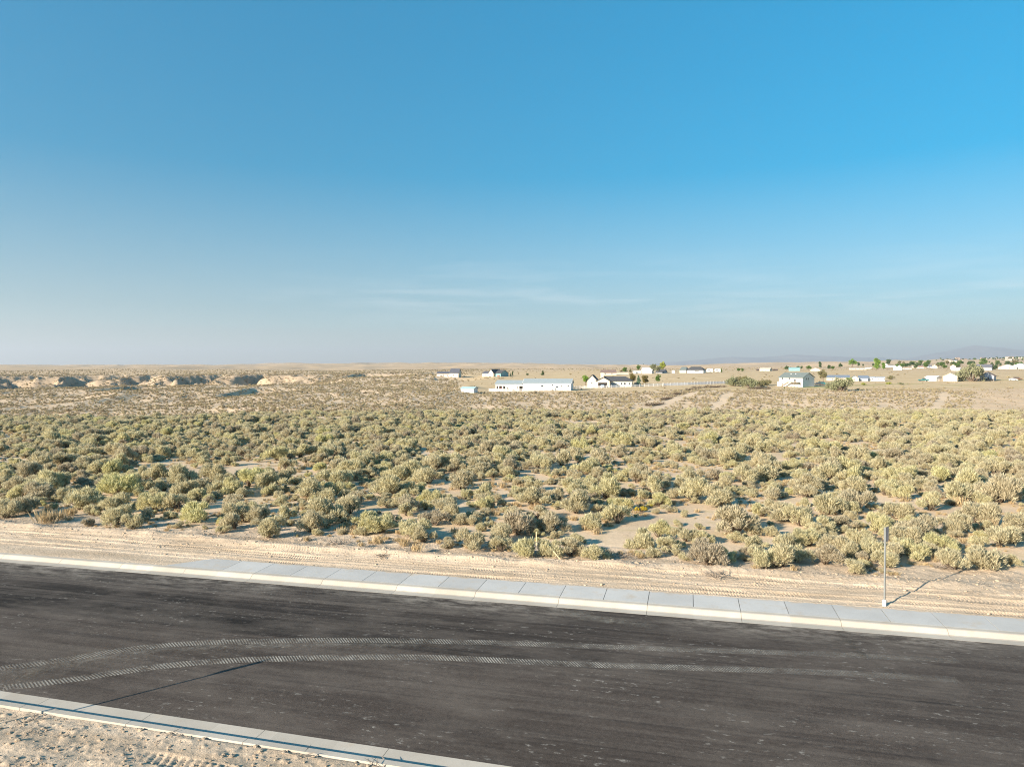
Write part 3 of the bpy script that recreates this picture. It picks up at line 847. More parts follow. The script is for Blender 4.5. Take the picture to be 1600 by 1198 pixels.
# ------------------------------------------------------------------ plants
def blades(base, d, length, half, r):
    n = len(base)
    a = r.normal(size=(n, 3))
    w = np.cross(d, a); w /= np.linalg.norm(w, axis=1)[:, None] + 1e-9
    mid = base + d * (length * 0.55)[:, None]
    tip = base + d * length[:, None]
    w = w * half[:, None]
    v = np.stack([base, mid + w, tip, mid - w], 1).reshape(-1, 3)
    f = np.arange(4 * n).reshape(n, 4)
    return v, f
def unit(v):
    return v / (np.linalg.norm(v, axis=1)[:, None] + 1e-9)
def sage_mesh(seed, nspr, lobes, flat=0.62, blen=(0.10, 0.20), bw=0.017, per=5):
    """crown of many upright leafy sprigs on a clump of rounded lobes; about 1 m across"""
    r = np.random.default_rng(seed)
    L = []
    for k in range(lobes):
        a = r.uniform(0, 2 * math.pi); rad = r.uniform(0.10, 0.44) if k else 0.05
        rr = r.uniform(0.10, 0.25)
        L.append((rad * math.cos(a), rad * math.sin(a), r.uniform(0.10, 0.52 - 0.35 * rad) * flat / 0.62, rr))
    L = np.array(L)
    k = r.choice(len(L), nspr, p=L[:, 3] ** 2 / (L[:, 3] ** 2).sum())
    nd = r.normal(size=(nspr, 3)); nd[:, 2] = np.abs(nd[:, 2]) * 1.0 - 0.30
    nd = unit(nd)
    rad = L[k, 3] * r.uniform(0.45, 1.05, nspr) ** 0.6
    c = L[k, :3] + nd * rad[:, None] * np.array([1, 1, 1.0])
    c[:, 2] = np.maximum(c[:, 2], 0.02)
    d = unit(nd * 0.65 + np.array([0, 0, 1.0]) + r.normal(size=(nspr, 3)) * 0.22)
    tint_s = np.clip(r.normal(0.5, 0.2, nspr), 0, 1)
    bs = np.repeat(c, per, 0) + r.normal(size=(nspr * per, 3)) * 0.018
    dd = unit(np.repeat(d, per, 0) + r.normal(size=(nspr * per, 3)) * 0.33)
    ln = r.uniform(blen[0], blen[1], nspr * per)
    v, f = blades(bs, dd, ln, r.uniform(0.7, 1.3, nspr * per) * bw, r)
    v[:, 2] = np.maximum(v[:, 2], 0.0)
    tint = np.clip(np.repeat(tint_s, per) + r.normal(0, 0.12, nspr * per), 0, 1)
    return v, f, tint
def stems_mb(seed, n=22, h=0.45):
    r = random.Random(seed)
    mb = MB()
    for i in range(n):
        a = r.uniform(0, 6.283); rad = r.uniform(0.1, 0.42); z = r.uniform(0.18, h)
        p1 = (0.45 * rad * math.cos(a) + r.uniform(-.05, .05), 0.45 * rad * math.sin(a) + r.uniform(-.05, .05), z * 0.5)
        p2 = (rad * math.cos(a), rad * math.sin(a), z)
        mb.tube((r.uniform(-.06, .06), r.uniform(-.06, .06), -0.05), p1, 0.022, 0.014, 4)
        mb.tube(p1, p2, 0.014, 0.006, 4)
    return mb
SAGE_COLS = [(0.0, (0.40, 0.345, 0.265)), (0.07, (0.44, 0.39, 0.285)), (0.14, (0.475, 0.425, 0.305)), (0.5, (0.495, 0.45, 0.305)), (0.8, (0.515, 0.475, 0.315)), (0.95, (0.52, 0.485, 0.295)), (1.0, (0.51, 0.485, 0.265))]
SAGE = leafmat('sagebrush_leaves', [(p_, tuple(min(x_ * f_, 0.9) for x_, f_ in zip(c_, (1.17, 1.165, 1.13)))) for p_, c_ in SAGE_COLS], 0.42)
GRASS = leafmat('straw_blades', [(0, (0.46, 0.345, 0.19)), (0.5, (0.52, 0.40, 0.235)), (1, (0.42, 0.33, 0.20))], 0.25)
YELLOW = leafmat('rabbitbrush_bloom', [(0, (0.46, 0.36, 0.05)), (1, (0.40, 0.36, 0.09))], 0.25)
DEADM = leafmat('dead_twigs', [(0, (0.25, 0.205, 0.165)), (1, (0.30, 0.25, 0.20))], 0.05)
STEM = mat('sagebrush_bark', (0.14, 0.105, 0.075), 0.9, 0.2, 8)
NV = 10
sage_v = []
for k in range(NV):
    v, f, ti = sage_mesh(100 + k, 880, 8 + k % 5, 0.60, (0.07, 0.16), 0.0095, 6)
    me = mesh_np('sagebrush', v, f, tint=ti); me.materials.append(SAGE)
    so = stems_mb(200 + k).obj('woody_stems', STEM)
    sme = so.data
    bpy.data.objects.remove(so)
    sage_v.append((me, sme, v, f, ti))
def tuft_mesh(seed, n=130, h=0.5):
    r = np.random.default_rng(seed)
    a = r.uniform(0, 6.283, n); lean = r.uniform(0.05, 0.6, n)
    base = np.stack([0.12 * r.normal(size=n), 0.12 * r.normal(size=n), np.zeros(n)], -1)
    d = unit(np.stack([np.cos(a) * lean, np.sin(a) * lean, np.ones(n)], -1))
    v, f = blades(base, d, r.uniform(0.5, 1.0, n) * h, r.uniform(0.008, 0.016, n), r)
    return mesh_np('bunchgrass', v, f, tint=np.clip(r.normal(0.5, 0.25, n), 0, 1))
tuft_v = [tuft_mesh(300 + k) for k in range(4)]
for t_ in tuft_v: t_.materials.append(GRASS)

GRP = 'sagebrush shrubs in the nearer rows'
GLAB = 'one of the grey-green rounded sagebrush shrubs on the sandy flat behind the dirt verge'
SPECIAL = {
 0: 'pale green sagebrush standing out alone nearest the verge, beside the small survey stake',
 1: 'broad sagebrush at the verge edge, right of the leaning stake and low dead twigs',
 2: 'bushy sagebrush at the verge edge, closest to the metal sign post on its left',
 3: 'large twin-topped sagebrush at the verge edge right of where the sign post shadow ends',
}
HAND = [ # px, base py, width px
 (420, 843, 46), (1105, 888, 56), (1290, 886, 52), (1535, 893, 60),
 (10, 812, 44), (45, 803, 36), (180, 823, 46), (207, 829, 34), (140, 823, 20), (125, 798, 50), (185, 778, 58), (230, 815, 24), (305, 819, 52), (375, 817, 44), (265, 811, 22), (60, 785, 46), (80, 768, 44), (350, 834, 18),
 (508, 817, 50), (537, 818, 24), (570, 829, 36), (597, 836, 44), (662, 850, 36), (680, 823, 36), (640, 838, 32), (700, 858, 22), (738, 862, 44), (782, 864, 34), (690, 803, 36), (675, 788, 34), (637, 807, 26), (645, 776, 32), (720, 765, 36), (630, 772, 22), (780, 835, 26),
 (808, 838, 52), (822, 872, 42), (858, 872, 44), (892, 872, 42), (930, 878, 38), (838, 793, 46), (900, 804, 42), (926, 828, 42), (965, 820, 42), (975, 799, 34), (1002, 858, 44), (1030, 842, 42), (1070, 848, 34), (1098, 852, 30), (1070, 808, 16), (1132, 880, 30), (1192, 893, 46), (1150, 838, 60), (1178, 838, 30), (1122, 794, 50), (1050, 780, 22), (1022, 772, 36), (1170, 868, 22),
 (1216, 890, 52), (1244, 880, 40), (1322, 872, 36), (1362, 874, 40), (1490, 893, 42), (1577, 886, 30), (1432, 877, 44), (1405, 866, 36), (1472, 864, 42), (1560, 858, 46), (1526, 820, 52), (1432, 842, 52), (1250, 824, 42), (1292, 806, 44), (1284, 834, 40), (1400, 812, 42), (1502, 788, 46), (1562, 788, 56), (1594, 832, 40), (1342, 852, 40), (1372, 835, 40), (1490, 835, 44), (1215, 815, 44), (1340, 800, 44), (1320, 830, 36), (1455, 800, 40),
]
pts = []          # X, Y, diameter, height factor, hand index
for i, (px, py, w) in enumerate(HAND):
    X, Y, Z, mpp = at(px, py)
    d = w * mpp
    Y2 = Y + d * 0.30; X2 = X * Y2 / Y
    pts.append((X2, Y2, d * 1.0, 1.0, i))
hand = np.array([p[:3] for p in pts])
# natural scatter over the flat and the slopes behind
def scatter(y0, y1, dens, seed, umax=0.86):
    r = np.random.default_rng(seed)
    area = umax * (y1 * y1 - y0 * y0)
    n = int(area * dens)
    Y = np.sqrt(r.uniform(y0 * y0, y1 * y1, n)); u = r.uniform(-umax, umax, n)
    return u * Y, Y, r
X, Y, r = scatter(30, 160, 1.6, 11)
s_, t_ = st(X, Y)
clump = fbm(X / 6.5, Y / 6.5, 131, 3)
keep = (t_ > 33.2 + 0.8 * fbm(X / 4, Y / 4, 133, 2)) & (clump > -0.18 + 0.28 * r.uniform(-1, 1, len(X)))
dm = np.minimum.reduce([np.hypot(X - h[0], Y - h[1]) / (h[2] * 0.55 + 0.15) for h in hand])
keep &= (dm > 1) & ((Y > 47) | (r.uniform(size=len(X)) < 0.62))
b1, _, _, _ = masks(X, Y)
keep &= (b1 < 0.4)
X, Y = X[keep], Y[keep]
D = np.clip(r.lognormal(math.log(0.70), 0.50, len(X)), 0.2, 2.0)
D = np.where(Y < 47, D * 0.8, D)
# thin out overlaps with a coarse grid hash
order = np.argsort(-D); taken = {}; ok = np.zeros(len(X), bool)
for i in order:
    cx, cy = int(X[i] // 2), int(Y[i] // 2); good = True
    for ax in (-1, 0, 1):
        for ay in (-1, 0, 1):
            for j in taken.get((cx + ax, cy + ay), ()):
                if (X[i] - X[j]) ** 2 + (Y[i] - Y[j]) ** 2 < (0.375 * (D[i] + D[j])) ** 2:
                    good = False; break
            if not good: break
        if not good: break
    if good:
        taken.setdefault((cx, cy), []).append(i); ok[i] = True
X, Y, D = X[ok], Y[ok], D[ok]
near_all = [(a, b, c, 1.0, -1) for a, b, c in zip(X, Y, D)]
allp = pts + near_all
score = [(-1e6 if p[4] >= 0 else -(p[2] / p[1])) + (5 if abs(p[0] / p[1]) > 0.73 else 0) for p in allp]
for k, p in enumerate(allp):
    if p[4] >= 0: score[k] = -1e6
ordr = np.argsort(score)
singles = [allp[i] for i in ordr[:296]]
rest = [allp[i] for i in ordr[296:]]
rr = random.Random(5)
protos = {}
def sage_thing(x, y, d, hf, label, group):
    k = rr.randrange(NV)
    z = float(gz(x, y))
    sx_, sy_ = st(x, y)
    if sy_ < 35.2:
        z = float(verge_far(np.array([sx_]), np.array([sy_]))[0])
    sc = (d * 1.02, d * 1.02, d * rr.uniform(0.95, 1.25))
    if k not in protos:
        o = bpy.data.objects.new('sagebrush', sage_v[k][0]); COL.objects.link(o)
        tag(o, label, 'shrub', group)
        c = bpy.data.objects.new('woody_stems', sage_v[k][1]); COL.objects.link(c); c.parent = o
        o.location = (x, y, z - 0.02); o.rotation_euler = (0, 0, rr.uniform(0, 6.28)); o.scale = sc
        protos[k] = o
        return o
    o = dup(protos[k], (x, y, z - 0.02), rr.uniform(0, 6.28), sc, label)
    if group: o['group'] = group
    elif 'group' in o: del o['group']
    return o
for x, y, d, hf, hi in singles:
    if hi in SPECIAL:
        sage_thing(x, y, d, hf, SPECIAL[hi], GRP)
    else:
        sage_thing(x, y, d, hf, GLAB, GRP)

def joined(name, parts, mats):
    vs = []; fs = []; ti = []; mi = []; b = 0
    for k, (v, f, t) in enumerate(parts):
        vs.append(v); fs.append(f + b); ti.append(t); mi += [k] * len(f); b += len(v)
    me = mesh_np(name, np.concatenate(vs), np.concatenate(fs), tint=np.concatenate(ti))
    for m in mats: me.materials.append(m)
    me.polygons.foreach_set('material_index', np.array(mi, np.int32))
    return me
def stuff(name, label, cat, P, variants, rots, scales, seed=0):
    """one object that scatters plant meshes over the listed points"""
    P = np.asarray(P, np.float32)
    me = bpy.data.meshes.new(name)
    me.vertices.add(len(P)); me.vertices.foreach_set('co', P.ravel())
    r = np.random.default_rng(seed)
    a = me.attributes.new('spin', 'FLOAT_VECTOR', 'POINT')
    rv = np.zeros((len(P), 3), np.float32); rv[:, 2] = r.uniform(0, 6.283, len(P))
    if rots is not None: rv[:, :2] = rots
    a.data.foreach_set('vector', rv.ravel())
    a = me.attributes.new('size', 'FLOAT_VECTOR', 'POINT')
    a.data.foreach_set('vector', np.asarray(scales, np.float32).ravel())
    a = me.attributes.new('pick', 'INT', 'POINT')
    a.data.foreach_set('value', r.integers(0, len(variants), len(P)).astype(np.int32))
    o = bpy.data.objects.new(name, me); COL.objects.link(o)
    tag(o, label, cat, kind='stuff')
    ng = bpy.data.node_groups.new(name + '_scatter', 'GeometryNodeTree')
    ng.interface.new_socket('Geometry', in_out='INPUT', socket_type='NodeSocketGeometry')
    ng.interface.new_socket('Geometry', in_out='OUTPUT', socket_type='NodeSocketGeometry')
    gi = ng.nodes.new('NodeGroupInput'); go = ng.nodes.new('NodeGroupOutput')
    jn = ng.nodes.new('GeometryNodeJoinGeometry')
    for k, vme in enumerate(variants):
        vo = bpy.data.objects.new(name + '_plant', vme)
        oi = ng.nodes.new('GeometryNodeObjectInfo')
        oi.inputs['Object'].default_value = vo
        oi.inputs['As Instance'].default_value = True
        ng.links.new(oi.outputs['Geometry'], jn.inputs[0])
    ip = ng.nodes.new('GeometryNodeInstanceOnPoints')
    ip.inputs['Pick Instance'].default_value = True
    def na(n, t):
        q = ng.nodes.new('GeometryNodeInputNamedAttribute'); q.data_type = t
        q.inputs['Name'].default_value = n
        return q.outputs['Attribute']
    ng.links.new(gi.outputs[0], ip.inputs['Points'])
    ng.links.new(jn.outputs[0], ip.inputs['Instance'])
    ng.links.new(na('pick', 'INT'), ip.inputs['Instance Index'])
    ng.links.new(na('spin', 'FLOAT_VECTOR'), ip.inputs['Rotation'])
    ng.links.new(na('size', 'FLOAT_VECTOR'), ip.inputs['Scale'])
    ng.links.new(ip.outputs[0], go.inputs[0])
    md = o.modifiers.new('scatter', 'NODES'); md.node_group = ng
    return o
full = []
for k in range(NV):
    me, sme, v, f, ti = sage_v[k]
    sv_ = np.array([q.co[:] for q in sme.vertices])
    sf = np.array([list(p.vertices) for p in sme.polygons if len(p.vertices) == 4])
    full.append(joined('sagebrush_plant', [(v, f, ti), (sv_, sf, np.full(len(sf), 0.5))], [SAGE, STEM]))
P = np.array([(p[0], p[1], float(z) - 0.02) for p, z in zip(rest, gz(np.array([q[0] for q in rest]), np.array([q[1] for q in rest])))])
Dr = np.array([p[2] for p in rest])
r = np.random.default_rng(3)
stuff('sagebrush_field', 'dense field of grey-green sagebrush covering the flat beyond the nearer shrubs', 'sagebrush', P, full, None,
      np.stack([Dr, Dr, Dr * r.uniform(0.85, 1.15, len(Dr))], -1), 1)

# small shrubs of the gully, slopes and far flats
SCRUB = leafmat('scrub_leaves', [(0, (0.36, 0.295, 0.21)), (0.5, (0.42, 0.355, 0.23)), (1, (0.46, 0.40, 0.25))], 0.25)
low = []
for k in range(6):
    v, f, ti = sage_mesh(500 + k, 70, 3 + k % 3, 0.60, (0.16, 0.30), 0.045, 3)
    me = mesh_np('low_scrub_plant', v, f, tint=ti); me.materials.append(SCRUB); low.append(me)
X, Y, r = scatter(150, 430, 0.30, 17)
b1, g1, c1, d1 = masks(X, Y)
u = X / Y
dens = 0.95 - 0.95 * np.clip(b1 * 1.6, 0, 1)
dens = np.where(g1 > 0.35, 0.015, dens)
dens = np.where(d1 > 0.4, dens * 0.5, dens)
dens = dens * (0.55 + 0.55 * sm(-0.35, 0.25, fbm(X / 11.0, Y / 18.0, 141, 3)))
keep = r.uniform(size=len(X)) < dens
X, Y, d1 = X[keep], Y[keep], d1[keep]
D = np.clip(r.lognormal(math.log(1.0), 0.3, len(X)), 0.45, 1.9)
D = np.where(Y > 205, D * 0.82, D)
D = np.where(d1 > 0.4, D * 0.5, D)
P = np.stack([X, Y, gz(X, Y) - 0.02], -1)
stuff('scrub_slope', 'smaller grey sagebrush scattered over the slope below the houses', 'scrub', P, low, None, np.stack([D, D, D * 0.95], -1), 2)
X, Y, r = scatter(430, 1150, 0.06, 19)
b1, g1, c1, d1 = masks(X, Y); u = X / Y
dens = np.where(u < 0.0, 0.9, 0.22) * (1 - 0.9 * np.clip(g1, 0, 1)) * (0.4 + 0.8 * sm(-0.3, 0.3, fbm(X / 25.0, Y / 40.0, 143, 3)))
keep = r.uniform(size=len(X)) < dens
X, Y = X[keep], Y[keep]
Xb, Yb, rb = scatter(560, 780, 0.10, 47)
kb = (Xb / Yb < -0.2) & (fbm(Xb / 20.0, Yb / 20.0, 149, 3) > -0.15)
X = np.concatenate([X, Xb[kb]]); Y = np.concatenate([Y, Yb[kb]])
D = np.clip(r.lognormal(math.log(1.35), 0.35, len(X)), 0.6, 3.0)
stuff('scrub_hills', 'sparse dark scrub dotting the far badlands and plateau', 'scrub', np.stack([X, Y, gz(X, Y) - 0.03], -1), low, None, np.stack([D, D, D * 0.8], -1), 4)

# bunchgrass: the conspicuous straw tufts singly, the rest as cover
TUFTS = [(75, 818, 40), (95, 812, 26), (110, 806, 22), (590, 850, 22), (650, 866, 24), (565, 857, 14), (985, 868, 18), (932, 834, 18), (1000, 872, 16), (480, 845, 14), (760, 802, 14), (765, 760, 18), (785, 762, 18), (1180, 895, 12), (1500, 790, 26), (1545, 826, 30), (1350, 880, 18), (820, 757, 14), (540, 822, 14), (1140, 838, 16), (655, 790, 14), (870, 770, 12), (1290, 875, 14), (1240, 893, 16)]
tp = None
TG = 'straw bunchgrass tufts at the front of the sagebrush'
for i, (px, py, w) in enumerate(TUFTS):
    x, y, z, mpp = at(px, py)
    s1, t1 = st(x, y)
    if t1 < 35.2: z = float(verge_far(np.array([s1]), np.array([t1]))[0])
    d = w * mpp * 1.5
    lab = 'straw-coloured bunchgrass tuft between the front sagebrush shrubs'
    if i == 0: lab = 'widest pale straw bunchgrass clump by the verge edge, leaning over bare sand'
    if i == 4: lab = 'bright straw bunchgrass tuft at the verge edge below a bushy sagebrush'
    if i == 3: lab = 'upright blond bunchgrass tuft beside the dead grey twigs'
    if i == 14: lab = 'orange-brown bunchgrass mound on open sand among the right-hand shrubs'
    k = i % 4
    o = bpy.data.objects.new('bunchgrass', tuft_v[k]); COL.objects.link(o)
    tag(o, lab, 'grass tuft', TG)
    o.location = (x, y, z - 0.02); o.rotation_euler = (0, 0, rr.uniform(0, 6)); o.scale = (d, d, d * 0.95)
X, Y, r = scatter(29, 130, 2.2, 23)
s_, t_ = st(X, Y)
keep = (t_ > 32.2) & (fbm(X / 4, Y / 4, 151, 3) > 0.02)
X, Y = X[keep], Y[keep]
zz = gz(X, Y); s_, t_ = st(X, Y)
zz = np.where(t_ < 35.2, verge_far(s_, t_), zz)
D = np.clip(r.lognormal(math.log(0.42), 0.4, len(X)), 0.15, 1.0)
stuff('dry_grass', 'thin straw grass growing between the sagebrush', 'grass', np.stack([X, Y, zz - 0.01], -1), tuft_v, None, np.stack([D, D, D * 0.8], -1), 6)

# yellow rabbitbrush
def bloom_mesh(seed):
    v, f, ti = sage_mesh(seed, 220, 4, 0.62, (0.05, 0.12), 0.03, 4)
    me = mesh_np('rabbitbrush', v, f, tint=ti); me.materials.append(YELLOW); return me
RB = [(967, 655, 7, 'bright yellow rabbitbrush far out on the flat at the start of the dirt track', None),
      (1003, 800, 17, 'largest yellow rabbitbrush among the front sagebrush beside bare sand', None),
      (974, 786, 12, 'small yellow rabbitbrush on top of a grey sagebrush clump', None),
      (1016, 792, 9, 'little yellow rabbitbrush right next to the largest yellow one', None),
      (690, 690, 9, 'yellowish rabbitbrush in the middle of the sagebrush field', 'pale yellow rabbitbrush in mid field'),
      (655, 684, 9, 'yellowish rabbitbrush in the middle of the sagebrush field', 'pale yellow rabbitbrush in mid field'),
      (640, 700, 9, 'yellowish rabbitbrush in the middle of the sagebrush field', 'pale yellow rabbitbrush in mid field')]
bm_ = [bloom_mesh(600), bloom_mesh(601)]
for i, (px, py, w, lab, g) in enumerate(RB):
    x, y, z, mpp = at(px, py)
    o = bpy.data.objects.new('rabbitbrush', bm_[i % 2]); COL.objects.link(o)
    tag(o, lab, 'shrub', g)
    c = bpy.data.objects.new('woody_stems', sage_v[i % NV][1]); COL.objects.link(c); c.parent = o
    d = w * mpp * 1.1
    o.location = (x, y, z); o.scale = (d, d, d * 0.95)
# dead brush and uprooted stump on the verge
def dead_mesh(seed, n=90, flat=0.45):
    r = np.random.default_rng(seed)
    a = r.uniform(0, 6.283, n); up = r.uniform(0.05, flat * 1.6, n)
    base = np.stack([0.2 * r.normal(size=n), 0.2 * r.normal(size=n), np.abs(r.normal(size=n)) * 0.08], -1)
    d = unit(np.stack([np.cos(a), np.sin(a), up], -1))
    v, f = blades(base, d, r.uniform(0.2, 0.55, n), r.uniform(0.008, 0.02, n), r)
    me = mesh_np('dead_brush', v, f, tint=np.clip(r.normal(0.5, .25, n), 0, 1)); me.materials.append(DEADM)
    return me
dm_ = [dead_mesh(700), dead_mesh(701)]
for i, (px, py, w, lab) in enumerate([(530, 853, 36, 'flattened grey dead brush at the verge edge, left of a blond tuft'),
                                      (597, 871, 26, 'uprooted brown brush lying on the graded dirt edge'),
                                      (975, 872, 34, 'low grey dead twigs on the verge edge left of a broad sagebrush'),
                                      (1120, 903, 40, 'dry grey twigs pushed up onto the verge above the tyre prints'),
                                      (1345, 890, 26, 'sprawl of dead twigs on the verge left of the metal sign post'),
                                      (1470, 889, 30, 'bleached dead twigs near the end of the sign post shadow')]):
    x, y, z, mpp = at(px, py)
    s1, t1 = st(x, y)
    if t1 < 35.2: z = float(verge_far(np.array([s1]), np.array([t1]))[0])
    o = bpy.data.objects.new('dead_brush', dm_[i % 2]); COL.objects.link(o)
    tag(o, lab, 'dead brush')
    d = w * mpp
    o.location = (x, y, z); o.rotation_euler = (0, 0, i); o.scale = (d, d, d * 0.8)

# loose clods, stones and twigs on the dirt
def clod(seed):
    r = np.random.default_rng(seed)
    import bmesh
    bm = bmesh.new(); bmesh.ops.create_icosphere(bm, subdivisions=1, radius=0.5)
    for q in bm.verts:
        q.co *= r.uniform(0.7, 1.25); q.co.z *= 0.7
    me = bpy.data.meshes.new('clod'); bm.to_mesh(me); bm.free()
    me.materials.append(DIRT); return me
clods = [clod(800 + k) for k in range(5)]
r = np.random.default_rng(31)
n = 5200
s = r.uniform(-44, 40, n); t = np.clip(32.0 + r.normal(0, 1.5, n), 28.8, 35.2)
zc = verge_far(s, t)
n2 = 3600
s2 = r.uniform(-33, 14, n2); t2 = r.uniform(10.9, 14.6, n2)
zc2 = verge_near(s2, t2)
xs, ys = xy(np.concatenate([s, s2]), np.concatenate([t, t2 + skew(s2)]))
D = np.clip(r.lognormal(math.log(0.05), 0.5, n + n2), 0.02, 0.2)
stuff('dirt_clods', 'loose clods and stones strewn over the bare dirt verges', 'clods', np.stack([xs, ys, np.concatenate([zc, zc2]) + 0.005], -1), clods, None, np.stack([D, D, D], -1), 8)
n = 700
s = r.uniform(-44, 40, n); t = np.clip(32.2 + r.normal(0, 1.0, n), 29.2, 35.2)
n2 = 260; s2 = r.uniform(-33, 14, n2); t2 = r.uniform(10.9, 14.4, n2)
xs, ys = xy(np.concatenate([s, s2]), np.concatenate([t, t2 + skew(s2)]))
D = np.clip(r.lognormal(math.log(0.34), 0.4, n + n2), 0.15, 0.9)
tw = [dead_mesh(710 + k, 12, 0.15) for k in range(4)]
stuff('dry_twigs', 'small broken twigs littering the dirt verges', 'twigs', np.stack([xs, ys, np.concatenate([verge_far(s, t), verge_near(s2, t2)])], -1), tw, None, np.stack([D, D, D * 0.7], -1), 9)

# ------------------------------------------------------------------ posts and stakes
GALV = mat('galvanised_steel', (0.19, 0.205, 0.205), 0.55, 0.15, 6, 0.3, 0.5)
PLATE = mat('sign_back', (0.42, 0.36, 0.35), 0.6, 0.06, 5, 0.1, 0.5)
WHITE = mat('white_paint', (0.78, 0.77, 0.74), 0.6, 0.05, 2)
def sign_post(loc, rot, label):
    o = thing('sign_post', label, 'sign post', loc, rot)
    p = MB(); p.box(-.026, .026, -.026, .026, 0.0, 2.95)
    p.box(-.0295, .0295, -.007, .007, 0.3, 2.90)
    p.obj('post', GALV, o)
    MB().box(-.05, .05, -.05, .05, -0.1, 0.24).obj('base_sleeve', WHITE, o)
    pl = MB(); pl.prism([(-.02, 2.36), (.42, 2.36), (.44, 2.38), (.44, 2.90), (.42, 2.92), (-.02, 2.92), (-.04, 2.90), (-.04, 2.38)], 'y', .031, .037)
    s_ = pl.obj('sign_plate', PLATE, o)
    bt = MB()
    for zz in (2.45, 2.83):
        bt.tube((0, .025, zz), (0, .05, zz), .012, .012, 6)
    bt.obj('bolt', GALV, s_)
    return o
x, y, z, mpp = at(1382, 942)
s1, t1 = st(x, y)
z = float(verge_far(np.array([s1]), np.array([t1]))[0])
sign_post((x, y, z), math.radians(43), 'thin galvanised sign post standing edge-on in the dirt verge by the pavement')
bx_, by_ = -14.55, 16.35
s1, t1 = st(bx_, by_)
sign_post((bx_, by_ , 0.17), math.radians(46), 'sign post on the near verge whose long thin shadow crosses the asphalt')
WOOD = mat('stake_wood', (0.55, 0.43, 0.27), 0.8, 0.15, 10)
def stake(px, py, h, tilt, m, label):
    x, y, z, mpp = at(px, py)
    s1, t1 = st(x, y)
    if t1 < 35.2: z = float(verge_far(np.array([s1]), np.array([t1]))[0])
    mb = MB(); mb.prism([(-.025, -.1), (.025, -.1), (.025, h), (0, h + .03), (-.025, h)], 'y', -.01, .01)
    o = mb.obj('survey_stake', m)
    tag(o, label, 'stake')
    o.location = (x, y, z); o.rotation_euler = (0, tilt, -0.3)
stake(449, 818, 0.24, 0.0, WHITE, 'short white survey stake in the sand beside a pale green sagebrush')
stake(838, 853, 0.68, 0.0, WOOD, 'upright pale wooden survey stake among the front sagebrush')
stake(876, 877, 0.5, -0.75, WOOD, 'leaning pale wooden survey stake at the verge edge')

# ------------------------------------------------------------------ buildings
ROOF_SLATE = mat('slate_grey_shingles', (0.10, 0.105, 0.13), 0.85, 0.15, 1.5)
ROOF_GREY = mat('blue_grey_metal_roof', (0.30, 0.345, 0.36), 0.6, 0.06, 1.0)
ROOF_TEAL = mat('grey_green_shingles', (0.155, 0.185, 0.18), 0.85, 0.12, 1.5)
ROOF_DARK = mat('charcoal_shingles', (0.075, 0.078, 0.085), 0.85, 0.15, 1.5)
ROOF_BROWN = mat('brown_shingles', (0.21, 0.15, 0.13), 0.85, 0.12, 1.5)
ROOF_BLUE = mat('blue_grey_shingles', (0.17, 0.21, 0.27), 0.85, 0.12, 1.5)
ROOF_TAN = mat('tan_shingles', (0.36, 0.30, 0.24), 0.85, 0.12, 1.5)
W_WHITE = mat('white_siding', (0.68, 0.67, 0.65), 0.7, 0.03, 0.5)
W_CREAM = mat('cream_siding', (0.60, 0.54, 0.44), 0.75, 0.04, 0.5)
W_BEIGE = mat('beige_siding', (0.62, 0.53, 0.43), 0.8, 0.05, 0.5)
W_BLUE = mat('pale_blue_siding', (0.42, 0.50, 0.58), 0.75, 0.05, 0.5)
W_GREYB = mat('blue_grey_siding', (0.36, 0.40, 0.46), 0.75, 0.06, 0.5)
W_TEAL = mat('teal_siding', (0.20, 0.36, 0.38), 0.75, 0.05, 0.5)
GLASS = mat('window_glass', (0.05, 0.06, 0.07), 0.15, 0.1, 2, 0.0, 0.6)
SHADE_PAINT = mat('interior_shade_paint', (0.03, 0.028, 0.028), 0.9, 0.1, 2)  # near-black colour painted in for the shade inside open buildings
TRIM = mat('white_trim', (0.74, 0.73, 0.71), 0.6, 0.02, 1)
DOORW = mat('white_garage_door', (0.76, 0.75, 0.73), 0.6, 0.03, 1)
DOORB = mat('blue_garage_door', (0.32, 0.45, 0.56), 0.6, 0.05, 1)
WOODD = mat('weathered_deck_wood', (0.34, 0.28, 0.22), 0.85, 0.2, 4)
BRICK = mat('red_brick', (0.32, 0.13, 0.10), 0.85, 0.2, 6)

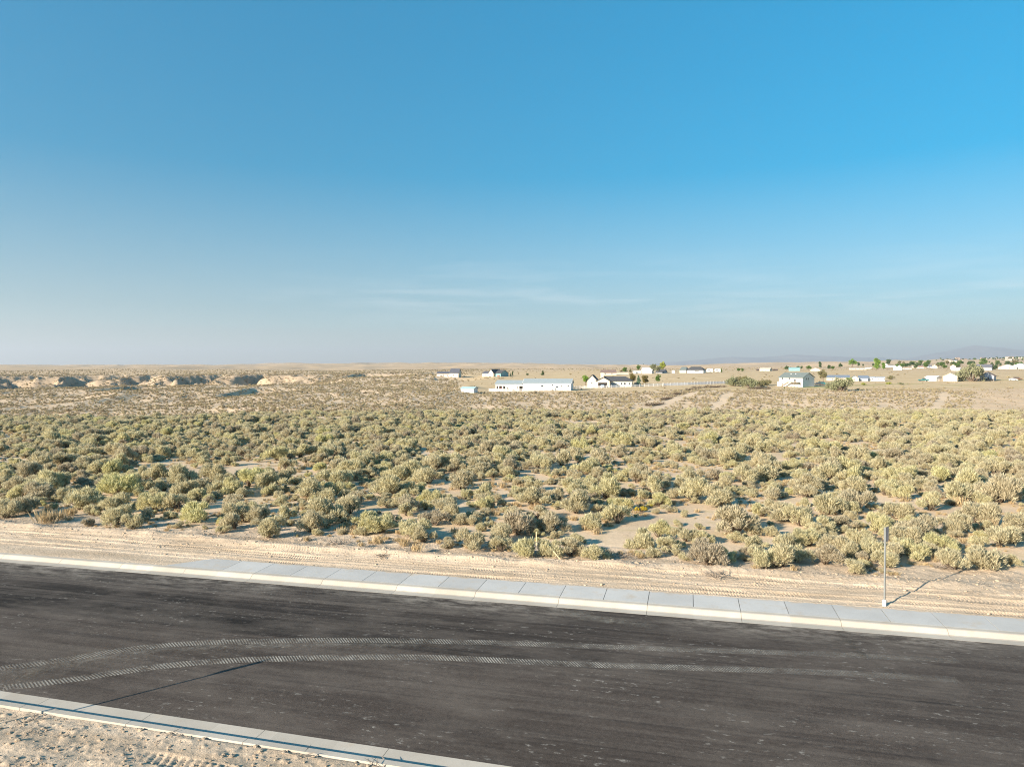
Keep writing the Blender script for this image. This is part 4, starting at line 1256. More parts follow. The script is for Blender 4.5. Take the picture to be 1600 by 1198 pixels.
class House:
    def __init__(s, name, label, cat, px, py, extra=0.0, group=None, Y=None):
        X, Y, Z, mpp = at(px, py) if Y is None else onto(px, Y)
        s.mpp = mpp
        s.root = thing(name, label, cat, (X, Y, Z), -math.atan2(X, Y) + math.radians(extra), group)
    def part(s, mb, name, m, parent=None):
        return mb.obj(name, m, parent or s.root)
    def block(s, x0, x1, y0, y1, h, rise, ridge='x', wall=None, roof=None, hip=0.0, over=0.35, shed=False):
        """walls with gable ends, and a roof of two pitched slabs; hip pulls the ridge ends in"""
        w = MB(); b = -1.2
        cx, cy = (x0 + x1) / 2, (y0 + y1) / 2
        if ridge == 'x':
            prof = [(y0, b), (y1, b), (y1, h), (cy, h + (0 if hip else rise)), (y0, h)]
            w.prism(prof, 'x', x0, x1)
        else:
            prof = [(x0, b), (x1, b), (x1, h), (cx, h + (0 if hip else rise)), (x0, h)]
            w.prism(prof, 'y', y0, y1)
        wo_ = s.part(w, 'wall', wall)
        th_ = 0.16
        rf = MB()
        if hip:
            X0, X1, Y0, Y1 = x0 - over, x1 + over, y0 - over, y1 + over
            if ridge == 'x':
                A, B = (X0 + hip, cy, h + rise), (X1 - hip, cy, h + rise)
                vs = [(X0, Y0, h), (X1, Y0, h), (X1, Y1, h), (X0, Y1, h), A, B, (X0, Y0, h - th_), (X1, Y0, h - th_), (X1, Y1, h - th_), (X0, Y1, h - th_)]
                fs = [(0, 1, 5, 4), (1, 2, 5), (2, 3, 4, 5), (3, 0, 4), (6, 9, 8, 7), (0, 6, 7, 1), (1, 7, 8, 2), (2, 8, 9, 3), (3, 9, 6, 0)]
            else:
                A, B = (cx, Y0 + hip, h + rise), (cx, Y1 - hip, h + rise)
                vs = [(X0, Y0, h), (X1, Y0, h), (X1, Y1, h), (X0, Y1, h), A, B, (X0, Y0, h - th_), (X1, Y0, h - th_), (X1, Y1, h - th_), (X0, Y1, h - th_)]
                fs = [(0, 1, 4), (1, 2, 5, 4), (2, 3, 5), (3, 0, 4, 5), (6, 9, 8, 7), (0, 6, 7, 1), (1, 7, 8, 2), (2, 8, 9, 3), (3, 9, 6, 0)]
            vs = [(a, bq, c + 0.004) for a, bq, c in vs]
            rf.add(vs, fs)
        else:
            half = (y1 - y0) / 2 if ridge == 'x' else (x1 - x0) / 2
            k = rise / half
            c0 = cy if ridge == 'x' else cx
            e = half + over
            prof = [(c0 - e, h - k * over + 0.01), (c0, h + rise + 0.01), (c0 + e, h - k * over + 0.01), (c0 + e, h - k * over + 0.01 + th_), (c0, h + rise + 0.01 + th_ * 1.1), (c0 - e, h - k * over + 0.01 + th_)]
            if ridge == 'x':
                rf.prism(prof, 'x', x0 - over, x1 + over)
            else:
                rf.prism(prof, 'y', y0 - over, y1 + over)
        s.roof = s.part(rf, 'roof', roof)
        return wo_
    def win(s, x, y, z, w, h, face='front', name='window', m=None, frame=True):
        """opening on a wall plane; front faces -y, right faces +x, left faces -x"""
        g = MB(); fr = MB(); f = 0.09
        def bx(mb, a0, a1, b0, b1, c0, c1):
            if face == 'front': mb.box(x + a0, x + a1, y - c1, y - c0, z + b0, z + b1)
            elif face == 'right': mb.box(x + c0, x + c1, y + a0, y + a1, z + b0, z + b1)
            else: mb.box(x - c1, x - c0, y + a0, y + a1, z + b0, z + b1)
        bx(g, -w / 2, w / 2, -h / 2, h / 2, 0.004, 0.03)
        o = s.part(g, name, m or GLASS)
        if frame:
            bx(fr, -w / 2 - f, w / 2 + f, h / 2, h / 2 + f, 0.002, 0.06)
            bx(fr, -w / 2 - f, w / 2 + f, -h / 2 - f, -h / 2, 0.002, 0.06)
            bx(fr, -w / 2 - f, -w / 2, -h / 2, h / 2, 0.002, 0.06)
            bx(fr, w / 2, w / 2 + f, -h / 2, h / 2, 0.002, 0.06)
            s.part(fr, 'frame', TRIM, o)
        return o

# 1 far low house with slate roof
h = House('ranch_house', 'low white house with slate grey roof, alone farthest left on the rise', 'house', 702, 589, -14)
m = h.mpp
h.block(-18*m, 3*m, -4, 4, 5.4*m, 3.0*m, 'x', W_CREAM, ROOF_SLATE)
h.block(3*m, 17*m, -5, 5, 6.5*m, 6.4*m, 'x', W_CREAM, ROOF_SLATE)
for xx in (-7*m, -1*m): h.win(xx, -4, 2.6*m, 1.6*m, 1.8*m)
h.win(9*m, -5, 2.8*m, 2*m, 1.6*m)
# 2 gabled house with dark teal side
h = House('gabled_house', 'cream house with white-trimmed gables and shaded green side behind the long white barn', 'house', 769, 588, -34)
m = h.mpp
h.block(-15*m, 2*m, -3, 5, 4.6*m, 3.2*m, 'x', W_CREAM, ROOF_SLATE)
h.block(0*m, 9*m, -5, 7, 5.6*m, 5.5*m, 'y', W_CREAM, ROOF_DARK)
h.block(9.3*m, 20*m, -3, 8, 4.8*m, 5.0*m, 'x', W_TEAL, ROOF_DARK)
h.win(4.5*m, -5, 3*m, 2*m, 1.8*m); h.win(-8*m, -3, 2.4*m, 1.4*m, 1.6*m)
MB().box(14*m, 18*m, -3.4, -3.02, 0, 2.2*m).obj('porch_wall', BRICK, h.root)
# 3 white shed on the slope edge
h = House('storage_shed', 'small white shed with pale teal roof at the brow of the scrub slope', 'shed', 734, 614, -24)
m = h.mpp
h.block(-11.5*m, 10*m, -2.2, 2.2, 7.0*m, 2.4*m, 'x', W_WHITE, mat('pale_teal_roof', (0.36, 0.50, 0.52), 0.7, 0.06, 1))
h.win(-5*m, -2.2, 3.1*m, 4*m, 5.4*m, name='door', m=mat('pale_grey_door', (0.56, 0.58, 0.62), 0.6, 0.04, 1), frame=False)
h.win(4*m, -2.2, 3.9*m, 5*m, 2.0*m, name='vent_panel', m=TRIM, frame=False)
# 4 long white barn
h = House('long_barn', 'long white barn with blue-grey metal roof and open bays behind the white rail fence', 'barn', 836, 609.5, -9)
m = h.mpp
x0, xm, x1 = -60*m, -16*m, 58*m
h.block(xm, x1, -5.5, 5.5, 11.2*m, 6.4*m, 'x', W_WHITE, ROOF_GREY, over=0.3)
# open-bay wing: back wall, ends, header beam and posts, with its own roof
w = MB()
w.box(x0, xm - .01, 4.6, 4.9, -1.2, 9.6*m); w.box(x0, x0 + .25, -4.9, 4.6, -1.2, 9.6*m)
w.box(x0, xm - .01, -4.9, -4.6, 6.9*m, 9.6*m)
for q in (0, 4.2, 10.5, 16, 22, 33, 36, 43.4): w.box(x0 + q*m, x0 + q*m + .55, -4.9, -4.6, -1.2, 6.9*m)
h.part(w, 'open_bay_wall', W_WHITE)
w = MB(); w.prism([(-5.3, 9.55*m), (0, 15.2*m), (5.3, 9.55*m), (5.3, 9.55*m + .16), (0, 15.2*m + .18), (-5.3, 9.55*m + .16)], 'x', x0 - .25, xm - .32)
h.part(w, 'wing_roof', ROOF_GREY)
h.part(MB().box(x0 + 24*m, x0 + 33.2*m, -4.78, -4.68, 0, 6.4*m), 'bay_door', DOORW)
w = MB(); w.prism([(-5.9, 11.0*m), (0, 17.75*m), (5.9, 11.0*m), (5.9, 11.3*m), (0, 18.1*m), (-5.9, 11.3*m)], 'x', x1 + .30, x1 + .42); w.prism([(-5.9, 11.0*m), (0, 17.75*m), (5.9, 11.0*m), (5.9, 11.3*m), (0, 18.1*m), (-5.9, 11.3*m)], 'x', xm - .42, xm - .31)
h.part(w, 'gable_trim', TRIM)
for xx, zz, ww, hh in ((14, 7.2, 3.6, 2.6), (30, 8.6, 2.2, 1.6), (37, 6.0, 4.0, 2.2), (43.5, 6.8, 1.2, 2.4), (54, 7.2, 2.4, 1.6)):
    h.win(xx*m, -5.5, zz*m, ww*m, hh*m)
h.win(58*m, 1.0, 5*m, 1.2, 2.1, 'right', 'door', DOORW)
# tractor-like implement in the bay
t_ = thing('red_tractor', 'small red tractor parked in the open bay of the long white barn', 'tractor', h.root.matrix_basis @ Vector((x0 + 7*m, -3.4, 0.0)), h.root.rotation_euler[2])
RED = mat('faded_red_paint', (0.48, 0.14, 0.10), 0.5, 0.1, 3)
TYRE = mat('tyre_rubber', (0.025, 0.025, 0.026), 0.9, 0.1, 5)
MB().prism([(-1.2, .5), (1.1, .5), (1.1, 1.2), (0.1, 1.3), (-.1, 1.25), (-1.2, 1.0)], 'y', -.4, .4).obj('body', RED, t_)
for xx, rad in ((-.8, .65), (.9, .42)):
    for yy in (-.7, .5): MB().tube((xx, yy, rad), (xx, yy + .25, rad), rad, rad, 12).obj('wheel', TYRE, t_)
# 5 ranch house with open garage
h = House('ranch_house', 'cream ranch house with open dark garage and charcoal roof behind the white rail fence', 'house', 950, 604.5, -4)
m = h.mpp
h.block(-31*m, -17*m, -4.5, 8, 11.0*m, 7.5*m, 'y', W_CREAM, ROOF_DARK, over=.4)
h.block(-16.6*m, 37*m, -1, 9, 9.6*m, 6.8*m, 'x', W_CREAM, ROOF_DARK, hip=4.0, over=.5)
h.block(-16.4*m, 4*m, -7.0, 0, 9.6*m, 5.6*m, 'y', W_BEIGE, ROOF_DARK, over=.5)
h.part(MB().box(-13.6*m, 0.2*m, -7.03, -7.004, 0, 7.2*m), 'garage_shade_panel', SHADE_PAINT)  # flat dark panel on the closed wall, painted shade of the open garage
h.part(MB().box(5*m, 13.5*m, -1.05, -1.004, 0, 6.2*m), 'garage_door', DOORB)
h.part(MB().box(5*m, 13.5*m, -1.09, -1.055, 4.6*m, 5.2*m), 'door_lights', GLASS)
h.part(MB().box(-12.2*m, -7*m, 2, 4, 9*m, 22*m), 'chimney', W_CREAM)
for xx, ww in ((21, 2.0), (26, 3.0), (33, 2.0)): h.win(xx*m, -1, 5.4*m, ww*m, 3.0*m)
h.win(-24*m, -4.5, 6.4*m, 1.6*m, 2.6*m)
RH = h
# 6 brown-roof house further back
h = House('ranch_house', 'brown-roofed cream house directly behind the ranch house with the open garage', 'house', 952, 585.5, 0)
m = h.mpp
h.block(-14*m, 11*m, -5, 5, 3.4*m, 4.4*m, 'x', W_CREAM, ROOF_BROWN, hip=2*m)
h.win(-6*m, -5, 1.8*m, 2*m, 1.4*m); h.win(4*m, -5, 1.8*m, 2*m, 1.4*m)
# low white outbuildings right of it
h = House('outbuilding', 'long low cream outbuilding between the brown-roofed house and two round trees', 'outbuilding', 970, 584.5, 0)
m = h.mpp
h.block(-8*m, 12*m, -2, 2, 2.4*m, 1.0*m, 'x', W_CREAM, ROOF_TAN)
h.win(0, -2, 1.2*m, 1.2*m, 1.0*m)
h = House('outbuilding', 'white flat outbuilding under a round green tree near the white gabled cottage', 'outbuilding', 995, 583.5, 0)
m = h.mpp
h.block(-6*m, 6*m, -3, 3, 2.8*m, 1.2*m, 'x', W_WHITE, W_WHITE)
h.win(2*m, -3, 1.4*m, 1.4*m, 1.2*m)
h = House('cottage', 'white gabled cottage partly behind a grey-green tree on the rise', 'house', 1012, 583.5, -10)
m = h.mpp
h.block(-8*m, 8*m, -4, 4, 5.0*m, 4.0*m, 'x', W_WHITE, W_WHITE)
h.win(-3*m, -4, 3*m, 1.6*m, 1.6*m)
h = House('dark_shed', 'dark grey shed below the tall yellow-green tree', 'shed', 1034, 582.5, -20)
m = h.mpp
h.block(-7*m, 6*m, -4, 4, 1.2*m, 4.0*m, 'x', W_GREYB, ROOF_DARK)
# 7 house with dark hip roof on the skyline
h = House('hip_roof_house', 'white house with big dark hip roof on the skyline above the white fence', 'house', 1082, 582.5, -12)
m = h.mpp
h.block(-18*m, -8*m, -5, 6, 4.4*m, 5.0*m, 'x', W_CREAM, ROOF_TEAL, hip=2*m)
h.block(-7.6*m, 18*m, -4, 6, 4.4*m, 5.4*m, 'x', W_WHITE, ROOF_DARK, hip=6*m)
h.win(-3*m, -4, 2.2*m, 4*m, 3.4*m, name='garage_door', m=DOORW)
h.win(8*m, -4, 2.6*m, 7*m, 1.6*m)
h = House('white_shed', 'tiny white upright shed left of the dark hip-roofed skyline house', 'shed', 1052, 583, 0)
m = h.mpp
h.block(-2.2*m, 2.2*m, -1.5, 1.5, 3.6*m, .8*m, 'y', W_WHITE, W_WHITE, over=.1)
h.win(0, -1.5, 1.6*m, 1.4*m, 2.4*m, name='door', m=DOORW, frame=False)
# 8 far low gabled cream building
h = House('gabled_barn', 'wide low cream gabled barn on the far flat, between dark sheds', 'barn', 1196, 579.5, -10)
m = h.mpp
h.block(-7*m, 8*m, -6, 6, 2.6*m, 2.2*m, 'x', W_CREAM, W_CREAM)
h.win(-2*m, -6, 1.2*m, 2*m, 1.6*m, name='door', m=DOORW, frame=False)
for px, lab in ((1186, 'dark open shed left of the wide low cream barn'), (1211, 'dark open shed right of the wide low cream barn')):
    h = House('open_shed', lab, 'shed', px, 579, 0)
    m = h.mpp
    h.block(-4*m, 4*m, -3, 3, 1.6*m, .8*m, 'x', SHADE_PAINT, ROOF_BROWN)  # solid walls, with the shade of an open front painted as their colour
h = House('teal_shed', 'boxy teal metal shed beside a dark green tree behind the two-storey house', 'shed', 1241, 579.5, 0)
m = h.mpp
h.block(-8*m, 8*m, -4, 4, 4.0*m, 1.4*m, 'x', W_TEAL, mat('teal_metal_roof', (0.28, 0.46, 0.47), 0.6, 0.05, 1))
h.win(4*m, -4, 1.8*m, 3*m, 3*m, name='door', m=W_TEAL, frame=False)
h = House('gabled_shed', 'cream gabled shed behind the two-storey house, left of a tall dark tree', 'shed', 1274, 579.5, 0)
m = h.mpp
h.block(-7*m, 7*m, -4, 4, 2.0*m, 2.6*m, 'y', W_CREAM, W_CREAM)
h.win(0, -4, 1.2*m, 2*m, 1.8*m, name='door', m=DOORW, frame=False)
# 9 two-storey white house
h = House('two_storey_house', 'two-storey white house with timber stairs and a bright green lawn', 'house', 1247, 603.5, -32)
m = h.mpp
a, bq = 20*m, 20*m
h.block(-a, a, -bq, bq * 0.6, 14.0*m, 7.0*m, 'x', W_WHITE, ROOF_TEAL, over=.45)
def hx(q): return -a + q * 2 * a
for q, zz, ww, hh in ((.14, 12, 2.0, 2.8), (.45, 12, 1.8, 2.2), (.14, 3.5, 1.6, 2.4), (.9, 3.4, 2.0, 2.4)): h.win(hx(q), -bq, zz*m, ww*m, hh*m)
h.win(a, -5*m, 12*m, 2.2*m, 3.0*m, 'right'); h.win(a, -10*m, 12*m, 2.2*m, 3.0*m, 'right')
h.win(hx(.68), -bq, 9.2*m, 3.0*m, 4.6*m, name='door', m=GLASS)
dk = MB()
dk.box(hx(.52), hx(.92), -bq - 3.0, -bq - .02, 6.6*m, 6.6*m + .2)
for q in (.53, .66, .78, .91): dk.box(hx(q) - .08, hx(q) + .08, -bq - 3.0, -bq - 2.84, -1, 6.6*m)
for zq in (7.4, 8.2, 9.2): dk.box(hx(.52), hx(.92), -bq - 3.0, -bq - 2.94, zq*m, zq*m + .08)
h.part(dk, 'deck', WOODD)
sr = MB()
for k in range(12):
    q0 = .52 - .025 * (k + 1); zz = 6.6*m * (1 - (k + 1) / 13)
    sr.box(hx(q0), hx(q0 + .025), -bq - 3.0, -bq - 1.9, zz, zz + .06)
for yy in (-bq - 3.0, -bq - 1.9):
    sr.prism([(hx(.22), 0), (hx(.235), 0), (hx(.52), 6.6*m), (hx(.52), 6.6*m + .35), (hx(.50), 6.6*m + .35), (hx(.22), .3)], 'y', yy - .05, yy + .05)
    sr.prism([(hx(.22), 1.0), (hx(.52), 6.6*m + 1.0), (hx(.52), 6.6*m + 1.1), (hx(.22), 1.1)], 'y', yy - .05, yy + .05)
h.part(sr, 'stairs', WOODD)
for q in (.35, .55): h.part(MB().box(hx(q) - .2, hx(q) + .2, -3.2, -2.8, 17.6*m, 20.2*m), 'roof_vent', W_WHITE)
TS = h
h = House('utility_shed', 'narrow white utility box at the left corner of the two-storey house', 'shed', 1216.5, 602.8, 0)
m = h.mpp
h.block(-2.0*m, 2.2*m, -.8, .8, 6*m, .6*m, 'y', W_WHITE, W_WHITE, over=.05)
h.win(0, -.8, 2.6*m, 1.5*m, 4*m, name='door', m=DOORW, frame=False)
# 10 blue-roofed house behind the olive tree
h = House('blue_roof_house', 'cream house with blue-grey roof behind the round olive tree', 'house', 1318, 594.5, 0)
m = h.mpp
h.block(-24*m, 8*m, -4, 5, 4.6*m, 3.6*m, 'x', W_BEIGE, ROOF_BLUE)
h.block(10*m, 21*m, -6, 4, 4.2*m, 3.4*m, 'y', W_CREAM, ROOF_BLUE)
h.block(21.4*m, 34*m, -3, 5, 4.2*m, 3.4*m, 'x', W_GREYB, ROOF_BLUE)
h.win(15*m, -6, 2.2*m, 1.4*m, 1.8*m); h.win(-16*m, -4, 2.4*m, 1.8*m, 1.6*m)
h = House('mobile_home', 'white mobile home with dark windows right of the blue-roofed house', 'mobile home', 1368, 595, 0)
m = h.mpp
h.block(-14*m, -1*m, -2.2, 2.2, 5.4*m, .9*m, 'x', W_WHITE, W_GREYB, over=.15)
h.block(-.6*m, 13*m, -1.8, 2.2, 5.0*m, .9*m, 'x', W_WHITE, W_GREYB, over=.15)
for xx, yy in ((-4, -2.2), (4.5, -1.8), (12, -1.8)): h.win(xx*m, yy, 3*m, 1.4*m, 1.6*m)
# 11 sheds right
h = House('white_shed', 'long white shed beside the parked pickup on the golden grass', 'shed', 1459, 595, -28)
m = h.mpp
h.block(-9*m, 8*m, -3, 3, 5.6*m, 2.2*m, 'x', W_WHITE, W_WHITE)
h.win(8*m, 0, 2.6*m, 1.6, 2.0, 'right', 'door', DOORW)
h = House('garage', 'cream gabled garage with white roller door left of the big olive tree', 'garage', 1485, 595.5, -3)
m = h.mpp
h.block(-9.6*m, 9.6*m, -4, 5, 7.4*m, 5.2*m, 'y', W_CREAM, W_CREAM, over=.3)
h.win(0, -4, 3.2*m, 14*m, 6.0*m, name='garage_door', m=DOORW)
h = House('gabled_house', 'blue-grey gabled house with dark porch right of the big olive tree', 'house', 1543, 594.5, -6)
m = h.mpp
h.block(-9*m, 9.4*m, -4, 6, 7.6*m, 5.6*m, 'y', W_GREYB, ROOF_BROWN, over=.5)
h.win(2*m, -4, 4*m, 1.8*m, 3.4*m)
h.part(MB().box(-10*m, 10*m, -6.5, -4.02, 2.6*m, 2.9*m), 'porch_roof', ROOF_DARK)
pq = MB()
for q in (-9.6, -4, 2, 9.2): pq.box(q*m, q*m + .18, -6.4, -6.22, 0, 2.6*m)
h.part(pq, 'porch_posts', WOODD)
# 12 row of houses in the back
BACK = [ # name, label, cat, px, py, width, height, rise, ridge, wall, roof, extra
 ('low_barn', 'very long low cream barn below the round bright green tree', 'barn', 1340, 577.5, 24, 1.6, .9, 'x', W_CREAM, W_CREAM, 0),
 ('white_shed', 'low white shed right of the very long cream barn', 'shed', 1357, 576, 8, 1.3, .7, 'x', W_WHITE, W_WHITE, 0),
 ('white_shed', 'small white shed tight behind the pair of poplars', 'shed', 1384.5, 571.8, 4, 2.4, 1.0, 'y', W_WHITE, W_WHITE, 0),
 ('mobile_home', 'long white mobile home right of the pair of poplars', 'mobile home', 1396, 573.6, 22, 1.9, .6, 'x', W_WHITE, W_WHITE, 0),
 ('white_house', 'white house with a beige wing below the dark tree row', 'house', 1403, 578.2, 12, 3.2, 1.0, 'x', W_WHITE, W_BEIGE, -10),
 ('beige_house', 'beige low house just right of the white house below the tree row', 'house', 1417, 577.0, 13, 1.8, 1.2, 'x', W_BEIGE, ROOF_TAN, 0),
 ('cream_house', 'cream house with tan roof among dark trees, left of the pickup', 'house', 1429, 574.5, 10, 2.2, 1.6, 'x', W_CREAM, ROOF_TAN, -10),
 ('brown_house', 'brown-roofed house among the distant tree row', 'house', 1440, 575.5, 12, 2.4, 2.2, 'x', W_BEIGE, ROOF_BROWN, 10),
 ('cream_house', 'cream gabled house in the tree row above the long white shed', 'house', 1460, 575.5, 8, 3.0, 2.6, 'y', W_CREAM, ROOF_TAN, 0),
 ('grey_house', 'small blue-grey house in the tree row at the left of the cream gabled one', 'house', 1452, 574.5, 7, 2.4, 1.8, 'x', W_GREYB, ROOF_SLATE, 0),
 ('cream_house', 'pale yellow tall house just left of the big olive tree', 'house', 1489, 576.5, 8, 4.2, 2.8, 'y', W_CREAM, ROOF_TAN, 0),
 ('white_house', 'white low house with white roof directly left of the big olive tree', 'house', 1494, 579, 12, 2.6, 1.6, 'x', W_WHITE, W_WHITE, -20),
 ('dark_roof_house', 'white house with dark slate roof behind the blue-grey gabled house', 'house', 1538, 578.5, 20, 4.2, 5.0, 'x', W_WHITE, ROOF_SLATE, -8),
 ('gabled_house', 'broad cream gabled house right of two dark conifers', 'house', 1575, 576.4, 24, 2.6, 4.4, 'y', W_CREAM, W_CREAM, -10),
 ('large_house', 'large white house at the right edge of the distant row', 'house', 1595, 576.0, 22, 4.4, 4.0, 'y', W_WHITE, ROOF_GREY, -14),
 ('beige_house', 'low beige house far out right of the skyline trailers', 'house', 1160, 578.0, 6, 1.0, .6, 'x', W_BEIGE, ROOF_BROWN, 0),
]
for nm, lab, ct, px, py, w_, hh, rs, rd, wl, rf, ex in BACK:
    h = House(nm, lab, ct, px, py, ex)
    m = h.mpp
    h.block(-w_ / 2*m, w_ / 2*m, -w_ * .22*m, w_ * .22*m, hh*m, rs*m, rd, wl, rf, over=.3)
    nwin = max(1, int(w_ // 6))
    for k in range(nwin):
        h.win((-w_ / 2 + w_ * (k + .5) / nwin)*m, -w_ * .22*m, hh * .55*m, 1.0*m, max(.7, hh * .4)*m, frame=False)
# trailers on the skyline
def trailer(px, py, w_, lab, extra=0):
    X, Y, Z, m = at(px, py)
    o = thing('travel_trailer', lab, 'trailer', (X, Y, Z), -math.atan2(X, Y) + math.radians(extra))
    L = w_ * m
    MB().prism([(-L/2, .6), (L/2, .6), (L/2 - .1, 2.9), (L/2 - .5, 3.1), (-L/2 + .6, 3.1), (-L/2, 2.5)], 'y', -1.2, 1.2).obj('body', W_WHITE, o)
    MB().box(-L*.3, L*.1, -1.23, -1.204, 1.7, 2.3).obj('window', GLASS, o)
    MB().box(L*.2, L*.3, -1.23, -1.204, .8, 2.5).obj('door', DOORW, o)
    for xx in (-.5, .5):
        MB().tube((xx, -1.2, .38), (xx, -.95, .38), .38, .38, 10).obj('wheel', TYRE, o)
    MB().box(-L/2 - 1.2, -L/2, -.08, .08, .5, .62).obj('hitch', TYRE, o)
trailer(1109, 582, 10, 'white travel trailer right beside the dark hip-roofed skyline house')
trailer(1121, 582, 9, 'cream white travel trailer second from the hip-roofed skyline house, by a small conifer', 10)

# hillside town: distant small houses
hp = None
r = random.Random(77)
k = 0
HV = []
for px, py in [(r.uniform(1478, 1598), 0) for _ in range(17)]:
    u = (px - 800) / FPX
    Yh = r.uniform(1750, 2500)
    X, Y, Z, m = onto(px, Yh)
    lab = 'tiny pale house among many on the far hillside at the horizon'
    if len(HV) < 3:
        wl, rf = [(W_BEIGE, ROOF_TAN), (W_CREAM, ROOF_SLATE), (W_BEIGE, ROOF_BROWN)][len(HV)]
        h = House('hillside_house', lab, 'house', px, 0, r.uniform(-40, 40), 'houses on the far hillside', Y=Yh)
        h.block(-6, 6, -4, 4, 3.2, 2.4, 'x', wl, rf)
        h.win(-3, -4, 1.8, 2, 1.4, frame=False)
        HV.append(h.root)
    else:
        dup(HV[k % 3], (X, Y, Z), -u + r.uniform(-.7, .7), (1, 1, 1), lab, 'houses on the far hillside')
    k += 1

# ------------------------------------------------------------------ fences
def fence(name, label, pts, mpost, rails, h, spacing, solid=False):
    """posts and rails following the ground through the listed pixels"""
    P = [np.array(at(*p)[:3]) for p in pts]
    root = thing(name, label, 'fence', tuple(P[0]))
    base = P[0]
    line = []
    for a, b in zip(P[:-1], P[1:]):
        L = np.hypot(*(b - a)[:2]); n = max(1, int(round(L / spacing)))
        for k in range(n):
            q = a + (b - a) * k / n
            line.append(q)
    line.append(P[-1])
    line = [np.array([q[0], q[1], float(gz(q[0], q[1]))]) - base for q in line]
    for q in line[:98]:
        mb = MB(); mb.box(q[0] - .075, q[0] + .075, q[1] - .075, q[1] + .075, q[2] - .4, q[2] + h + .12)
        mb.add([(q[0] - .1, q[1] - .1, q[2] + h + .12), (q[0] + .1, q[1] - .1, q[2] + h + .12), (q[0] + .1, q[1] + .1, q[2] + h + .12), (q[0] - .1, q[1] + .1, q[2] + h + .12), (q[0], q[1], q[2] + h + .22)],
               [(0, 1, 2, 3), (0, 4, 1), (1, 4, 2), (2, 4, 3), (3, 4, 0)])
        mb.obj('post', mpost, root)
    for z0, z1 in rails:
        mb = MB()
        for a, b in zip(line[:-1], line[1:]):
            d = (b - a)[:2]; d = d / (np.hypot(*d) + 1e-9); nn = np.array([-d[1], d[0]]) * .03
            vs = []
            for q in (a, b):
                for sgn in (-1, 1):
                    for zz in (z0, z1):
                        vs.append((q[0] + sgn * nn[0], q[1] + sgn * nn[1], q[2] + zz))
            mb.add(vs, [(0, 4, 5, 1), (2, 3, 7, 6), (0, 2, 6, 4), (1, 5, 7, 3), (0, 1, 3, 2), (4, 6, 7, 5)])
        mb.obj('rail', mpost, root)
    return root
VINYL = mat('white_vinyl', (0.74, 0.73, 0.72), 0.5, 0.02, 1)
VINYLG = mat('weathered_vinyl', (0.62, 0.63, 0.66), 0.6, 0.08, 0.6)
fence('rail_fence', 'white vinyl rail fence running in front of the long barn and the ranch house', [(764, 611.5), (800, 612), (858, 611), (890, 608.5), (905, 607.3), (940, 606.6), (985, 605.2), (1035, 603.2)], VINYL, [(.25, .42), (.7, .87), (1.12, 1.3)], 1.35, 2.6)
fence('panel_fence', 'pale grey panel fence continuing from the rail fence towards the olive shrubs', [(1037, 603.0), (1075, 601.6), (1110, 600.3), (1140, 599.3), (1158, 599.0)], VINYLG, [(.1, .52), (.56, .98), (1.02, 1.4)], 1.5, 2.4)

# ------------------------------------------------------------------ trees
BARK = mat('tree_bark', (0.16, 0.12, 0.09), 0.9, 0.2, 4)
def tree_meshes(kind, seed):
    """unit tree 1 m tall: trunk with limbs, crown of many leaf clumps"""
    r = np.random.default_rng(seed); rq = random.Random(seed)
    tr = MB()
    L = []
    if kind == 'round':
        tr.tube((0, 0, -.05), (0, 0, .35), .035, .024)
        for k in range(11):
            a = rq.uniform(0, 6.28); z = rq.uniform(.35, .82); rad = rq.uniform(.05, .26) * (1.1 - abs(z - .55))
            c = (rad * math.cos(a), rad * math.sin(a), z); L.append(c + (rq.uniform(.12, .19),))
            tr.tube((0, 0, rq.uniform(.2, .35)), c, .014, .005, 5)
        L.append((0, 0, .86, .12))
    elif kind == 'conifer':
        tr.tube((0, 0, -.05), (0, 0, .95), .03, .006)
        for k in range(20):
            z = .1 + .85 * k / 20; rad = .24 * (1 - z) * rq.uniform(.5, 1.0); a = rq.uniform(0, 6.28)
            c = (rad * math.cos(a), rad * math.sin(a), z); L.append(c + (.10 * (1.15 - z) + .02,))
            tr.tube((0, 0, z), c, .008, .003, 4)
    elif kind == 'poplar':
        tr.tube((0, 0, -.05), (0, 0, .8), .03, .008)
        for k in range(14):
            z = .18 + .76 * k / 14; a = rq.uniform(0, 6.28); rad = rq.uniform(.02, .13)
            c = (rad * math.cos(a), rad * math.sin(a), z); L.append(c + (rq.uniform(.07, .12),))
            tr.tube((0, 0, z * .8), c, .008, .003, 4)
    else:   # spreading olive shrub, wider than tall
        for k in range(18):
            a = rq.uniform(0, 6.28); rad = rq.uniform(.1, .78); z = rq.uniform(.2, .78) * (1 - .35 * rad)
            c = (rad * math.cos(a), rad * math.sin(a), z); L.append(c + (rq.uniform(.16, .27),))
            tr.tube((rq.uniform(-.06, .06), rq.uniform(-.06, .06), -.05), (c[0] * .5, c[1] * .5, z * .55), .03, .02, 5)
            tr.tube((c[0] * .5, c[1] * .5, z * .55), c, .02, .006, 5)
    L = np.array(L)
    n = 2300
    k = r.choice(len(L), n, p=L[:, 3] ** 2 / (L[:, 3] ** 2).sum())
    nd = unit(r.normal(size=(n, 3)))
    c = L[k, :3] + nd * (L[k, 3] * r.uniform(.4, 1.08, n))[:, None] * np.array([1, 1, .85])
    c[:, 2] = np.maximum(c[:, 2], .03)
    d = unit(nd + r.normal(size=(n, 3)) * .7)
    sz = {'round': .06, 'conifer': .05, 'poplar': .05}.get(kind, .085)
    v, f = blades(c, d, r.uniform(.7, 1.4, n) * sz, r.uniform(.25, .5, n) * sz, r)
    ti = np.clip(r.normal(.5, .18, n) + .22 * (r.uniform(-1, 1, len(L)))[k], 0, 1)
    return tr, mesh_np('crown', v, f, tint=ti)
